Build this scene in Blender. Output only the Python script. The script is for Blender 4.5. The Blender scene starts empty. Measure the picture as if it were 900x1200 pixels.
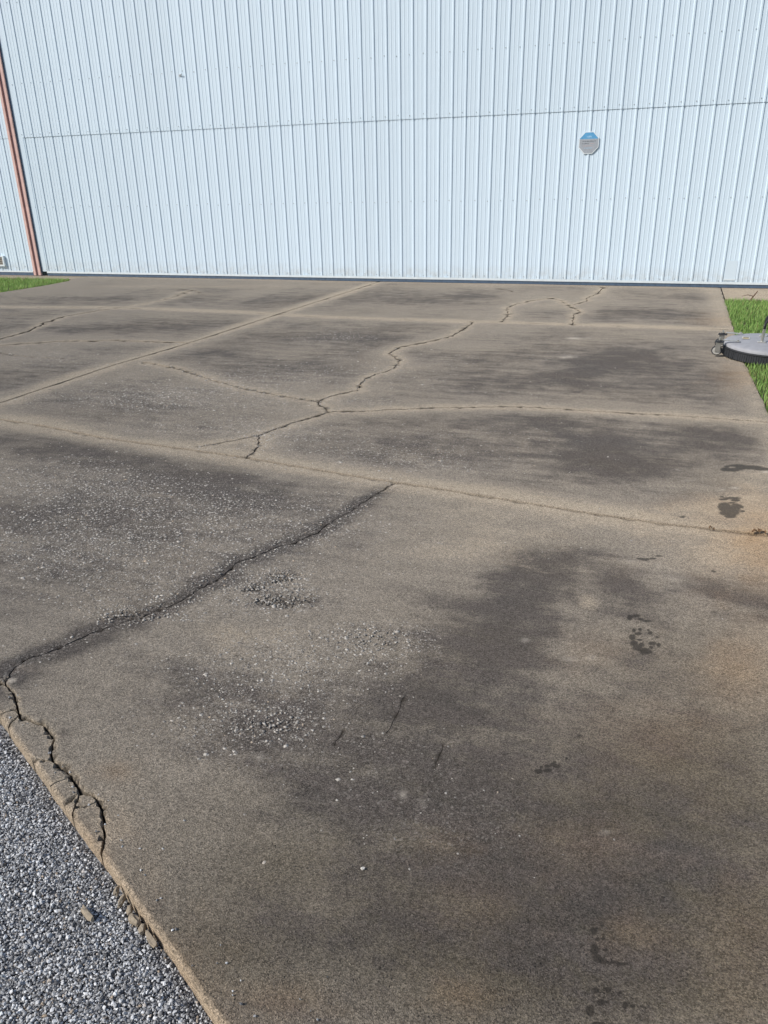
import bpy, bmesh, math, random
import numpy as np
from mathutils import Vector, Matrix
from mathutils.geometry import delaunay_2d_cdt

random.seed(7)
rng = np.random.default_rng(11)
scn = bpy.context.scene
COL = scn.collection

# ------------------------------------------------------------------ camera
# world: x runs along the hangar wall, y towards it, z up; photographer at the origin
CAM_H = 1.609
CR = Vector((0.9492146, 0.31407173, -0.01872403))
CU = Vector((-0.10637023, 0.37634989, 0.92035109))
CF = Vector((-0.29610304, 0.87161902, -0.39064469))
FPX = 893.9
cam_d = bpy.data.cameras.new('camera')
cam = bpy.data.objects.new('camera', cam_d)
COL.objects.link(cam)
cam_d.sensor_fit = 'HORIZONTAL'
cam_d.sensor_width = 36.0
cam_d.lens = FPX / 900.0 * 36.0
cam_d.clip_start = 0.05
cam_d.clip_end = 2000
cam.matrix_world = Matrix(((CR.x, CU.x, -CF.x, 0), (CR.y, CU.y, -CF.y, 0), (CR.z, CU.z, -CF.z, CAM_H), (0, 0, 0, 1)))
scn.camera = cam

# ------------------------------------------------------------------ sky, sun, exposure
SUN_EL = math.radians(40)
SUN_HEAD = math.radians(47)          # heading the shadows fall to, clockwise from +y
w = bpy.data.worlds.new('World')
scn.world = w
w.use_nodes = True
wn = w.node_tree
sky = wn.nodes.new('ShaderNodeTexSky')
sky.sky_type = 'NISHITA'
sky.sun_disc = False
sky.sun_elevation = SUN_EL
sky.sun_rotation = SUN_HEAD + math.pi
sky.air_density = 1.0
sky.dust_density = 1.5
bg = wn.nodes['Background']
bg.inputs['Strength'].default_value = 0.11
wn.links.new(sky.outputs[0], bg.inputs['Color'])
sd = bpy.data.lights.new('sun', 'SUN')
sd.energy = 3.75
sd.angle = math.radians(0.55)
sd.color = (1.0, 0.955, 0.89)
so = bpy.data.objects.new('sun', sd)
COL.objects.link(so)
sdir = Vector((math.sin(SUN_HEAD) * math.cos(SUN_EL), math.cos(SUN_HEAD) * math.cos(SUN_EL), -math.sin(SUN_EL)))
so.rotation_euler = sdir.to_track_quat('-Z', 'Y').to_euler()
so.location = (-6, -6, 9)
vs = scn.view_settings
vs.view_transform = 'Standard'
vs.look = 'None'
vs.exposure = 0.0
vs.gamma = 1.0
vs.use_curve_mapping = False

# ------------------------------------------------------------------ small helpers
def at(px, py, z=0.0):
    """survey mark (read off the photograph) -> point on the ground, metres"""
    d = CF * FPX + CR * (px - 450) + CU * (600 - py)
    t = (z - CAM_H) / d.z
    return (d.x * t, d.y * t)

def line(pts):
    return [at(*p) for p in pts]

def vnoise(x, y, seed=0):
    x = np.asarray(x, float); y = np.asarray(y, float)
    xi = np.floor(x).astype(np.int64); yi = np.floor(y).astype(np.int64)
    fx = x - xi; fy = y - yi
    fx = fx * fx * (3 - 2 * fx); fy = fy * fy * (3 - 2 * fy)
    def h(a, b):
        n = (a * 374761393 + b * 668265263 + seed * 982451653) & 0x7fffffff
        n = ((n ^ (n >> 13)) * 1274126177) & 0x7fffffff
        return ((n ^ (n >> 16)) & 0xffff) / 65535.0
    return (h(xi, yi) * (1 - fx) + h(xi + 1, yi) * fx) * (1 - fy) + (h(xi, yi + 1) * (1 - fx) + h(xi + 1, yi + 1) * fx) * fy

def fbm(x, y, seed=0, octv=4, gain=0.55):
    s = 0; a = 1; t = 0
    for o in range(octv):
        s = s + a * vnoise(x * 2 ** o + 17.3 * o, y * 2 ** o - 9.1 * o, seed + o)
        t += a; a *= gain
    return s / t

def mesh_obj(name, verts, faces, mat, parent=None, smooth=False, attrs=None):
    me = bpy.data.meshes.new(name)
    me.from_pydata(verts if isinstance(verts, list) else verts.tolist(), [], faces if isinstance(faces, list) else faces.tolist())
    if attrs:
        for k, v in attrs.items():
            a = me.attributes.new(k, 'FLOAT', 'POINT')
            a.data.foreach_set('value', np.asarray(v, dtype=np.float32))
    if smooth:
        me.polygons.foreach_set('use_smooth', [True] * len(me.polygons))
    me.materials.append(mat)
    me.update()
    o = bpy.data.objects.new(name, me)
    COL.objects.link(o)
    if parent:
        o.parent = parent
    return o

def tag(o, label=None, cat=None, group=None, kind=None):
    if label: o['label'] = label
    if cat: o['category'] = cat
    if group: o['group'] = group
    if kind: o['kind'] = kind
    return o

def empty(name, loc=(0, 0, 0), parent=None):
    o = bpy.data.objects.new(name, None)
    COL.objects.link(o)
    o.location = loc
    o.empty_display_size = 0.1
    if parent: o.parent = parent
    return o

class MB:
    def __init__(s): s.v = []; s.f = []
    def add(s, v, f):
        b = len(s.v); s.v += [tuple(q) for q in v]; s.f += [tuple(i + b for i in q) for q in f]
    def box(s, x0, x1, y0, y1, z0, z1):
        v = [(x, y, z) for z in (z0, z1) for y in (y0, y1) for x in (x0, x1)]
        s.add(v, [(0, 2, 3, 1), (4, 5, 7, 6), (0, 1, 5, 4), (2, 6, 7, 3), (0, 4, 6, 2), (1, 3, 7, 5)])
    def bbox(s, x0, x1, y0, y1, z0, z1, b):
        """box with its vertical and horizontal edges chamfered"""
        bm = bmesh.new()
        bmesh.ops.create_cube(bm, size=1)
        for q in bm.verts:
            q.co = Vector(((x0 + x1) / 2 + q.co.x * (x1 - x0), (y0 + y1) / 2 + q.co.y * (y1 - y0), (z0 + z1) / 2 + q.co.z * (z1 - z0)))
        bmesh.ops.bevel(bm, geom=bm.edges[:], offset=b, segments=2, affect='EDGES', profile=0.5)
        bm.verts.index_update()
        s.add([q.co[:] for q in bm.verts], [[q.index for q in f.verts] for f in bm.faces]); bm.free()
    def lathe(s, prof, n=32, cx=0, cy=0, cz=0, axis='z', closed=False):
        v = []; f = []
        m = len(prof)
        for i in range(n):
            a = 2 * math.pi * i / n
            for r, z in prof:
                if axis == 'z': v.append((cx + r * math.cos(a), cy + r * math.sin(a), cz + z))
                elif axis == 'y': v.append((cx + r * math.cos(a), cy + z, cz + r * math.sin(a)))
                else: v.append((cx + z, cy + r * math.cos(a), cz + r * math.sin(a)))
        for i in range(n):
            j = (i + 1) % n
            for k in range(m - 1 + (1 if closed else 0)):
                k2 = (k + 1) % m
                f.append((i * m + k, j * m + k, j * m + k2, i * m + k2))
        s.add(v, f)
    def tube(s, pts, r, n=10):
        pts = [Vector(p) for p in pts]
        rs = r if isinstance(r, (list, tuple)) else [r] * len(pts)
        v = []; f = []
        up = Vector((0.13, 0.21, 1)).normalized()
        for i, p in enumerate(pts):
            t = (pts[min(i + 1, len(pts) - 1)] - pts[max(i - 1, 0)]).normalized()
            a = t.cross(up)
            if a.length < 1e-3: a = t.cross(Vector((1, 0, 0)))
            a.normalize(); b = t.cross(a)
            for k in range(n):
                q = 2 * math.pi * k / n
                v.append(p + (a * math.cos(q) + b * math.sin(q)) * rs[i])
        for i in range(len(pts) - 1):
            for k in range(n):
                k2 = (k + 1) % n
                f.append((i * n + k, i * n + k2, (i + 1) * n + k2, (i + 1) * n + k))
        f.append(tuple(range(n - 1, -1, -1)))
        f.append(tuple((len(pts) - 1) * n + k for k in range(n)))
        s.add(v, f)
    def build(s, name, mat, parent=None, smooth=False, angle=None):
        o = mesh_obj(name, s.v, s.f, mat, parent, smooth)
        if angle:
            me = o.data
            me.polygons.foreach_set('use_smooth', [True] * len(me.polygons))
            bm = bmesh.new(); bm.from_mesh(me)
            bmesh.ops.recalc_face_normals(bm, faces=bm.faces)
            for e in bm.edges:
                e.smooth = not (len(e.link_faces) == 2 and e.calc_face_angle(0) > angle)
            bm.to_mesh(me); bm.free()
        return o

# ------------------------------------------------------------------ materials
class NT:
    def __init__(s, name):
        s.m = bpy.data.materials.new(name); s.m.use_nodes = True
        s.t = s.m.node_tree; s.b = s.t.nodes['Principled BSDF']
        s.pos = s.t.nodes.new('ShaderNodeNewGeometry').outputs['Position']
    def n(s, k, **kw):
        q = s.t.nodes.new(k)
        for a, v in kw.items(): setattr(q, a, v)
        return q
    def put(s, sock, v):
        if hasattr(v, 'links') or isinstance(v, bpy.types.NodeSocket): s.t.links.new(v, sock)
        else: sock.default_value = v
    def noise(s, scale, detail=4, rough=0.55, vec=None, col=False):
        q = s.n('ShaderNodeTexNoise')
        q.inputs['Scale'].default_value = scale; q.inputs['Detail'].default_value = detail; q.inputs['Roughness'].default_value = rough
        s.t.links.new(vec or s.pos, q.inputs['Vector'])
        return q.outputs['Color' if col else 'Fac']
    def voro(s, scale, out='Distance', feat='F1', vec=None):
        q = s.n('ShaderNodeTexVoronoi', feature=feat)
        q.inputs['Scale'].default_value = scale
        s.t.links.new(vec or s.pos, q.inputs['Vector'])
        return q.outputs[out]
    def math(s, op, a, b=0.0, clamp=False):
        q = s.n('ShaderNodeMath', operation=op, use_clamp=clamp)
        s.put(q.inputs[0], a); s.put(q.inputs[1], b)
        return q.outputs[0]
    def rng(s, v, a, b, c=0.0, d=1.0):
        q = s.n('ShaderNodeMapRange')
        q.clamp = True
        s.put(q.inputs[0], v)
        for i, x in enumerate((a, b, c, d)): q.inputs[i + 1].default_value = x
        return q.outputs[0]
    def mix(s, f, a, b, mode='MIX'):
        q = s.n('ShaderNodeMix', data_type='RGBA', blend_type=mode)
        s.put(q.inputs['Factor'], f)
        for k, v in (('A', a), ('B', b)):
            sk = [i for i in q.inputs if i.name == k and i.type == 'RGBA'][0]
            if isinstance(v, (tuple, list)): v = tuple(v) + ((1,) if len(v) == 3 else ())
            s.put(sk, v)
        return [o for o in q.outputs if o.type == 'RGBA'][0]
    def grey(s, v):
        q = s.n('ShaderNodeCombineColor')
        for i in range(3): s.put(q.inputs[i], v)
        return q.outputs[0]
    def attr(s, name, out='Fac'):
        q = s.n('ShaderNodeAttribute', attribute_name=name)
        return q.outputs[out]
    def bump(s, h, dist, strength=1.0, nrm=None):
        q = s.n('ShaderNodeBump')
        q.inputs['Strength'].default_value = strength; q.inputs['Distance'].default_value = dist
        s.t.links.new(h, q.inputs['Height'])
        if nrm: s.t.links.new(nrm, q.inputs['Normal'])
        return q.outputs[0]
    def out(s, col=None, rough=None, nrm=None, metal=None, spec=None):
        for k, v in (('Base Color', col), ('Roughness', rough), ('Normal', nrm), ('Metallic', metal), ('Specular IOR Level', spec)):
            if v is None: continue
            if isinstance(v, (tuple, list)): v = tuple(v) + ((1,) if len(v) == 3 else ())
            s.put(s.b.inputs[k], v)
        return s.m

def concrete_material():
    m = NT('weathered_concrete')
    g, halo, rust, wet, pale, agg = (m.attr(k) for k in ('grime', 'halo', 'rust', 'wet', 'pale', 'agg'))
    dirt_shade = m.attr('dirt_shade')
    big = m.noise(0.9, 7, 0.62)
    mid = m.noise(5.5, 7, 0.66)
    fine = m.noise(38, 5, 0.7)
    mp = m.n('ShaderNodeMapping'); mp.inputs['Rotation'].default_value = (0, 0, 0.35); mp.inputs['Scale'].default_value = (2.0, 10.0, 2.0)
    m.t.links.new(m.pos, mp.inputs['Vector'])
    streak = m.noise(1.0, 7, 0.68, mp.outputs[0])
    brown = m.attr('brown')
    grain = m.noise(330, 2, 0.7)
    cell = m.voro(300, 'Color')
    sep = m.n('ShaderNodeSeparateColor'); m.t.links.new(cell, sep.inputs[0])
    col = m.mix(m.rng(mid, 0.3, 0.7), (0.240, 0.208, 0.167), (0.321, 0.280, 0.226))
    col = m.mix(m.rng(big, 0.35, 0.65, 0, 0.5), col, (0.259, 0.229, 0.193))
    col = m.mix(m.math('MULTIPLY', brown, m.rng(mid, 0.25, 0.75, 0.75, 1.0)), col, m.mix(m.rng(streak, 0.35, 0.65), (0.086, 0.072, 0.050), (0.146, 0.121, 0.083)))
    # grime: dark biological film broken up by noise
    br = m.math('ADD', m.math('MULTIPLY', m.math('SUBTRACT', mid, 0.5), 1.15), m.math('ADD', m.math('MULTIPLY', m.math('SUBTRACT', fine, 0.5), 0.45), m.math('MULTIPLY', m.math('SUBTRACT', streak, 0.5), 1.25)))
    br = m.math('MULTIPLY', br, m.rng(g, 0.0, 0.35, 0.45, 1.5))
    gg = m.n('ShaderNodeMapRange', interpolation_type='SMOOTHSTEP')
    m.put(gg.inputs[0], m.math('ADD', m.math('MULTIPLY', g, 1.15), br)); gg.inputs[1].default_value = -0.02; gg.inputs[2].default_value = 1.12
    gg = m.math('MULTIPLY', gg.outputs[0], m.rng(halo, 0.2, 1.0, 1.0, 0.45))
    gcol = m.mix(m.rng(big, 0.4, 0.6), (0.056, 0.048, 0.041), (0.046, 0.045, 0.045))
    gcol = m.mix(m.rng(m.math('ADD', m.math('MULTIPLY', streak, 0.5), m.math('MULTIPLY', fine, 0.5)), 0.38, 0.62), gcol, (0.094, 0.080, 0.074))
    col = m.mix(m.rng(gg, 0.0, 1.0, 0.0, 0.86), col, gcol)
    hs = m.math('ADD', m.math('MULTIPLY', m.math('SUBTRACT', streak, 0.5), 0.9), m.math('ADD', m.math('MULTIPLY', m.math('SUBTRACT', mid, 0.5), 0.7), m.math('MULTIPLY', m.math('SUBTRACT', fine, 0.5), 0.6)))
    hq = m.n('ShaderNodeMapRange', interpolation_type='SMOOTHSTEP')
    m.put(hq.inputs[0], m.math('ADD', halo, m.math('MULTIPLY', hs, m.rng(halo, 0.0, 0.25, 0.0, 1.0)))); hq.inputs[1].default_value = 0.12; hq.inputs[2].default_value = 0.80
    hh = hq.outputs[0]
    col = m.mix(m.math('MULTIPLY', hh, 0.85), col, (0.400, 0.338, 0.258))
    col = m.mix(m.math('MULTIPLY', m.math('MULTIPLY', rust, m.rng(mid, 0.3, 0.65, 0.5, 1.0)), 0.75), col, (0.36, 0.235, 0.125))
    # sandy grains
    sp = m.math('MULTIPLY', m.rng(sep.outputs[0], 0, 1, 0.52, 1.48), m.rng(grain, 0.28, 0.72, 0.5, 1.5))
    col = m.mix(1.0, col, m.grey(sp), 'MULTIPLY')
    rough = m.math('ADD', m.math('MULTIPLY', m.math('SUBTRACT', m.noise(62, 4, 0.75), 0.5), 1.5), m.math('MULTIPLY', m.math('SUBTRACT', m.noise(17, 4, 0.7), 0.5), 0.9))
    rough = m.math('ADD', m.math('MULTIPLY', rough, m.rng(agg, 0.0, 0.6, 0.35, 1.15)), 1.0)
    col = m.mix(1.0, col, m.grey(m.rng(rough, 0.3, 1.8, 0.3, 1.8)), 'MULTIPLY')
    # worn-bare aggregate flecks
    c2 = m.n('ShaderNodeSeparateColor'); m.t.links.new(m.voro(85, 'Color'), c2.inputs[0])
    f2 = m.math('MULTIPLY', m.math('MULTIPLY', m.rng(c2.outputs[1], 0.74, 0.80), m.rng(m.voro(85, 'Distance'), 0.44, 0.30)), m.rng(agg, 0.08, 0.6, 0.0, 1.0))
    col = m.mix(m.math('MULTIPLY', f2, 0.62), col, m.mix(c2.outputs[2], (0.27, 0.245, 0.215), (0.52, 0.48, 0.43)))
    fl = m.math('MULTIPLY', m.rng(sep.outputs[1], 0.86, 0.91), m.rng(agg, 0.05, 0.8, 0.12, 1.0))
    col = m.mix(m.math('MULTIPLY', fl, 0.62), col, (0.40, 0.365, 0.325))
    pit = m.math('MULTIPLY', m.rng(m.voro(95, 'Distance'), 0.26, 0.10), m.rng(m.noise(11, 4, 0.7), 0.46, 0.62))
    col = m.mix(m.math('MULTIPLY', pit, 0.62), col, (0.03, 0.027, 0.024))
    col = m.mix(m.math('MULTIPLY', pale, m.rng(fine, 0.3, 0.55, 0.3, 1.0)), col, (0.52, 0.47, 0.40))
    wf = m.rng(m.math('ADD', wet, m.math('MULTIPLY', m.math('SUBTRACT', m.noise(120, 4, 0.7), 0.5), 0.9)), 0.30, 0.64)
    wf = m.math('MULTIPLY', wf, m.rng(wet, 0.02, 0.1))
    col = m.mix(m.math('MULTIPLY', wf, 0.78), col, (0.026, 0.021, 0.016))
    col = m.mix(m.math('MULTIPLY', dirt_shade, 0.88), col, (0.034, 0.028, 0.021))  # crack dirt and groove shade painted together as a near-black colour
    hgt = m.math('ADD', m.math('MULTIPLY', grain, 0.9), m.math('MULTIPLY', m.voro(300, 'Distance'), 0.8))
    hgt = m.math('ADD', hgt, m.math('MULTIPLY', fine, 1.6))
    hgt = m.math('SUBTRACT', hgt, m.math('MULTIPLY', pit, 1.5))
    hgt = m.math('ADD', hgt, m.math('MULTIPLY', rough, 0.9))
    nr = m.bump(hgt, 0.0032, 0.75)
    m.b.inputs['Diffuse Roughness'].default_value = 0.6
    return m.out(col, m.mix(wf, (.93, .93, .93), (.6, .6, .6)), nr, spec=0.2)

CONC = concrete_material()

def stone_material(name, lo, hi, warm):
    m = NT(name)
    t = m.attr('tone')
    col = m.mix(t, lo, hi)
    col = m.mix(m.rng(m.attr('warm'), 0.95, 1.0), col, warm)
    col = m.mix(1.0, col, m.grey(m.rng(m.noise(420, 3, 0.7), 0.25, 0.75, 0.72, 1.25)), 'MULTIPLY')
    return m.out(col, 0.85, m.bump(m.noise(300, 3), 0.002, 0.6), spec=0.3)

PEB = stone_material('aggregate_stone', (0.16, 0.148, 0.135), (0.54, 0.505, 0.455), (0.42, 0.33, 0.24))
GRV = stone_material('crushed_gravel', (0.10, 0.10, 0.105), (0.82, 0.83, 0.84), (0.42, 0.33, 0.24))

def plain(name, col, rough=0.6, metal=0.0, var=0.12, scale=25, bump=0.0, spec=0.5):
    m = NT(name)
    n = m.noise(scale, 5, 0.6)
    c = m.mix(1.0, tuple(col), m.grey(m.rng(n, 0.25, 0.75, 1 - var, 1 + var)), 'MULTIPLY')
    nr = m.bump(n, bump) if bump else None
    return m.out(c, rough, nr, metal, spec)

def siding_material(name, base):
    m = NT(name)
    mp = m.n('ShaderNodeMapping'); mp.inputs['Scale'].default_value = (7, 7, 0.35)
    m.t.links.new(m.pos, mp.inputs['Vector'])
    streak = m.noise(1.6, 6, 0.6, mp.outputs[0])
    big = m.noise(0.55, 3, 0.5)
    oc = m.n('ShaderNodeObjectInfo')
    sepz = m.n('ShaderNodeSeparateXYZ'); m.t.links.new(m.pos, sepz.inputs[0])
    col = m.mix(m.rng(streak, 0.3, 0.75, 0.0, 0.16), base, tuple(c * 0.86 for c in base))
    col = m.mix(m.rng(big, 0.35, 0.7, 0, 0.10), col, tuple(c * 0.9 for c in base))
    col = m.mix(1.0, col, m.grey(m.rng(oc.outputs['Random'], 0, 1, 0.975, 1.015)), 'MULTIPLY')
    # splash-back dirt at the foot of the sheets
    dirt_shade = m.math('MULTIPLY', m.rng(sepz.outputs[2], 0.34, 0.08), m.rng(m.noise(9, 6, 0.7), 0.36, 0.72))
    col = m.mix(m.math('MULTIPLY', dirt_shade, 0.6), col, (0.42, 0.39, 0.33))
    nr = m.bump(m.noise(2.2, 2), 0.008, 0.55)
    return m.out(col, 0.46, nr, spec=0.4)

SIDING = siding_material('pale_blue_white_siding', (0.645, 0.765, 0.868))
TRIM = plain('pale_trim', (0.68, 0.75, 0.79), 0.5, var=0.08, scale=12)
SEAL = plain('slate_blue_rail', (0.075, 0.115, 0.175), 0.6, var=0.25, scale=14)
REDST = plain('faded_red_oxide', (0.66, 0.44, 0.395), 0.75, var=0.16, scale=7)
REDSHADE = plain('red_oxide_web_shade', (0.31, 0.20, 0.205), 0.8, var=0.2, scale=7)  # shade of the recessed web painted in as a darker red
SCREW = plain('zinc_screw', (0.47, 0.52, 0.56), 0.5, 0.2)
RUBBER = plain('black_rubber', (0.02, 0.022, 0.026), 0.75, var=0.3, scale=60)
ALU = plain('brushed_steel', (0.55, 0.54, 0.51), 0.35, 0.85, var=0.1)
DECK = plain('grey_deck_paint', (0.31, 0.315, 0.34), 0.65, var=0.12, scale=14)
TAN = plain('tan_broken_concrete', (0.30, 0.25, 0.185), 0.9, var=0.3, scale=70, bump=0.004)
SOIL = plain('damp_soil', (0.055, 0.042, 0.028), 0.95, var=0.4, scale=30, bump=0.02)

# ------------------------------------------------------------------ far ground
def ground_material():
    m = NT('ground_dirt_and_turf')
    n = m.noise(0.8, 8, 0.65); n2 = m.noise(30, 5, 0.7)
    c = m.mix(m.rng(n, 0.4, 0.6), (0.085, 0.095, 0.04), (0.07, 0.055, 0.035))
    c = m.mix(1.0, c, m.grey(m.rng(n2, 0.25, 0.75, 0.6, 1.4)), 'MULTIPLY')
    return m.out(c, 0.95, m.bump(n2, 0.03), spec=0.2)
g = MB(); g.add([(-900, -900, -0.11), (900, -900, -0.11), (900, 900, -0.11), (-900, 900, -0.11)], [(0, 1, 2, 3)])
tag(g.build('ground', ground_material()), kind='structure')

# ------------------------------------------------------------------ concrete pad
WALL_Y = 14.084
PAD_R = 1.11
PAD_L = -11.12
e0 = Vector(at(4, 843)); e1 = Vector(at(263, 1200))
ed = (e1 - e0).normalized()
def on_edge(u): return e0 + ed * u
tR = (0.97 - e0.x) / ed.x
tL = (PAD_L - e0.x) / ed.x
# crumbly free edge along the gravel
edge_pts = []
t = tL
en = Vector((-ed.y, ed.x))
while t < tR:
    near = -0.7 < t < 2.6
    p = on_edge(t)
    k = (fbm(np.array([t * 9.0]), np.array([3.0]), 5, 4)[0] - 0.5) * (0.013 if near else 0.03)
    edge_pts.append((p.x + en.x * k, p.y + en.y * k))
    t += 0.014 if near else 0.12
edge_pts.append(tuple(on_edge(tR)))
def pad_right(y): return 0.968 + max(0.0, y - 8.1) * 0.0300
pr = [(0.97, edge_pts[-1][1] + 0.02), (0.972, 2.2)] + [(pad_right(4.4 + 0.11 * k) + 0.004 * math.sin(k * 1.7) + 0.003 * math.sin(k * 5.1), 4.4 + 0.11 * k) for k in range(85)] + [(pad_right(13.74), 13.74), (pad_right(14.1), WALL_Y + 0.05)]
boundary = edge_pts + pr + [(PAD_L - 0.25, WALL_Y + 0.05), (PAD_L - 0.22, 13.55)] + [(PAD_L + 0.05 * math.sin(k), 13.2 - 0.5 * k) for k in range(13)]
boundary.append((PAD_L, edge_pts[0][1] + 0.1))

# joints and cracks: (polyline, half width, depth, wobble)
LINES = []
def crack(pts, hw, depth, wob=0.0, step=None, raw=False, kind='crack'):
    P = [Vector(p) for p in (pts if raw else line(pts))]
    out = [P[0]]
    for a, b in zip(P[:-1], P[1:]):
        L = (b - a).length
        st = step or max(0.018, 0.006 * a.length)
        n = max(1, int(L / st))
        nn = Vector((-(b - a).y, (b - a).x)).normalized()
        for i in range(1, n + 1):
            q = a.lerp(b, i / n)
            if i < n: q = q + nn * random.gauss(0, wob)
            out.append(q)
    LINES.append(dict(p=out, hw=hw, d=depth, kind=kind))

A0 = Vector(at(0, 472.5)); A1 = Vector(at(440, 331.5)); ad = (A1 - A0).normalized()
B_px = [(0, 491.5), (50, 499), (125, 514), (215, 526), (295, 537.5), (420, 558.5), (465, 565), (575, 582.5), (675, 599), (775, 614), (895, 626.5)]
Bp = [Vector(p) for p in line(B_px)]
b_left = Bp[0] + (Bp[0] - Bp[2]).normalized() * 6.8
b_right = Bp[-1] + (Bp[-1] - Bp[-3]).normalized() * 1.2
# saw joint A, perpendicular to the hangar
crack([tuple(A0 - ad * 0.32), tuple(A0), at(135, 427.5), at(220, 402.5), at(320, 370), tuple(A1), tuple(A1 + ad * 0.3)], 0.0088, 0.03, 0.0006, 0.10, True, 'joint')
crack([tuple(b_left)] + [tuple(p) for p in Bp] + [tuple(b_right)], 0.0135, 0.035, 0.0006, 0.05, True, 'joint')
C_px = [(50, 360), (145, 361), (290, 366), (370, 371), (560, 377.5), (700, 381), (862, 386)]
Cp = [Vector(p) for p in line(C_px)]
crack([tuple(Cp[0] + (Cp[0] - Cp[1]).normalized() * 4.5)] + [tuple(p) for p in Cp] + [tuple(Cp[-1] + (Cp[-1] - Cp[-2]).normalized() * 0.5)], 0.003, 0.015, 0.002, 0.12, True, 'joint')
# long crack of the near slab
K1 = [(6, 796), (11, 789), (27, 773), (69, 758), (96, 747), (133, 731), (176, 717), (208, 707), (227, 693), (261, 675), (277, 659), (299, 651), (325, 640), (347, 635), (368, 625), (389, 611), (413, 597), (432, 584), (461, 566.5)]
crack(K1, 0.0026, 0.016, 0.0045)
# edge break-away crack with its branches
K2 = [(-40, 800), (-14, 794), (0, 799), (7, 803), (16, 813), (19, 825), (23, 836), (23, 841), (35, 844), (51, 849), (58, 857), (64, 865), (61, 876), (59.5, 881.5), (62, 892), (75, 899), (84, 909.5), (92, 922), (94.5, 927), (108.5, 931), (115.5, 939), (121, 955), (122.5, 976), (121, 988), (117, 1004), (108, 1018)]
crack(K2, 0.0038, 0.05, 0.0022, 0.012)
crack([(6, 796), (7, 803)], 0.003, 0.02, 0.001, 0.01)
for br, hwid in (([(23, 838), (17, 843), (10, 850), (2, 862)], .003), ([(16, 832), (0, 836), (-20, 838)], .0018), ([(62, 892), (48, 890), (35, 890), (22, 892)], .002), ([(84, 909.5), (70, 915), (58, 920), (46, 930)], .0016), ([(94.5, 927), (86, 934), (75, 943), (64, 954)], .0018), ([(94, 929), (89, 941), (85, 951.5), (84, 958), (78, 972)], .0024), ([(89, 946), (100, 944), (115, 938)], .0012)):
    crack(br, hwid, 0.03, 0.0012, 0.01)
# the star of cracks in the middle slab
crack([(170, 425), (210, 432.5), (250, 446), (280, 454), (309, 459.5), (331, 464), (347, 466.7), (364.5, 469), (371, 470)], 0.0115, 0.025, 0.006)
crack([(371, 470), (384.5, 465.5), (400, 461), (419, 458), (422, 451), (427, 444.5), (438, 440), (453, 435.5), (463, 431.5), (463.5, 428), (469, 422), (455.5, 414.5), (469, 406.7), (480, 404.5), (505, 400), (530, 394), (545, 385), (555, 377.5)], 0.0075, 0.02, 0.008)
crack([(371, 470), (375.5, 475.5), (382, 479), (385.5, 482.7)], 0.006, 0.02, 0.006)
crack([(385.5, 482.7), (413, 482), (435.5, 481.8), (464.5, 479.5), (480, 479.5), (500, 478), (560, 477), (610, 476.5), (670, 479.5), (730, 483), (800, 487), (850, 490.5), (899, 494), (915, 495)], 0.0075, 0.018, 0.006)
crack([(385.5, 482.7), (369, 488), (344.5, 495), (324.5, 502), (306.7, 509), (280, 515), (232, 524)], 0.0075, 0.018, 0.005)
crack([(303, 510.5), (303.5, 522), (294.5, 532), (288, 536.5)], 0.006, 0.018, 0.008)
# far slab
crack([(588, 377.5), (595.5, 370), (594.5, 361), (604.5, 356.7), (624.5, 352), (648, 349), (659, 353), (667, 359), (680, 365), (672, 370), (671, 381)], 0.0075, 0.02, 0.012)
crack([(706.7, 336), (701, 344.5), (688, 349), (688, 352), (678, 355.5), (667, 358.5)], 0.007, 0.02, 0.015)
crack([(-60, 408), (0, 397.5), (35, 387.5), (55, 377.5), (75, 371), (120, 363.5)], 0.015, 0.03, 0.012)
crack([(120, 363.5), (165, 357.5), (200, 350), (222, 341)], 0.0035, 0.01, 0.02)
crack([(-60, 410), (0, 405), (65, 400), (135, 399), (221, 402)], 0.019, 0.03, 0.012)
crack([(-30, 408), (0, 414), (40, 419), (75, 420)], 0.006, 0.02, 0.01)
crack([(210, 340), (228, 341), (234, 343)], 0.006, 0.02, 0.02)
crack([(583, 338), (595, 340), (600, 341.5)], 0.008, 0.02, 0.02)
# hairlines in the near slab
crack([(473, 817), (466, 836), (453, 858)], 0.0009, 0.004, 0.002)
crack([(402, 856), (392, 873)], 0.0008, 0.003, 0.002)
crack([(519, 872), (510, 899)], 0.0008, 0.003, 0.002)

def seg_dist(P, poly):
    """distance of points P (n,2) to polyline"""
    Q = np.array([(p[0], p[1]) for p in poly])
    best = np.full(len(P), 1e9)
    mn = Q.min(0); mx = Q.max(0)
    pad = 0.9
    idx = np.where((P[:, 0] > mn[0] - pad) & (P[:, 0] < mx[0] + pad) & (P[:, 1] > mn[1] - pad) & (P[:, 1] < mx[1] + pad))[0]
    if len(idx) == 0: return best
    S = P[idx]; b = np.full(len(S), 1e9)
    for a, c in zip(Q[:-1], Q[1:]):
        d = c - a; L2 = d @ d + 1e-12
        t = np.clip(((S - a) @ d) / L2, 0, 1)
        b = np.minimum(b, np.hypot(S[:, 0] - a[0] - t * d[0], S[:, 1] - a[1] - t * d[1]))
    best[idx] = b
    return best

def in_poly(P, poly):
    x, y = P[:, 0], P[:, 1]
    ins = np.zeros(len(P), bool)
    n = len(poly)
    for i in range(n):
        x0, y0 = poly[i]; x1, y1 = poly[(i + 1) % n]
        if y0 == y1: continue
        c = ((y0 > y) != (y1 > y)) & (x < (x1 - x0) * (y - y0) / (y1 - y0) + x0)
        ins ^= c
    return ins

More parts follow.
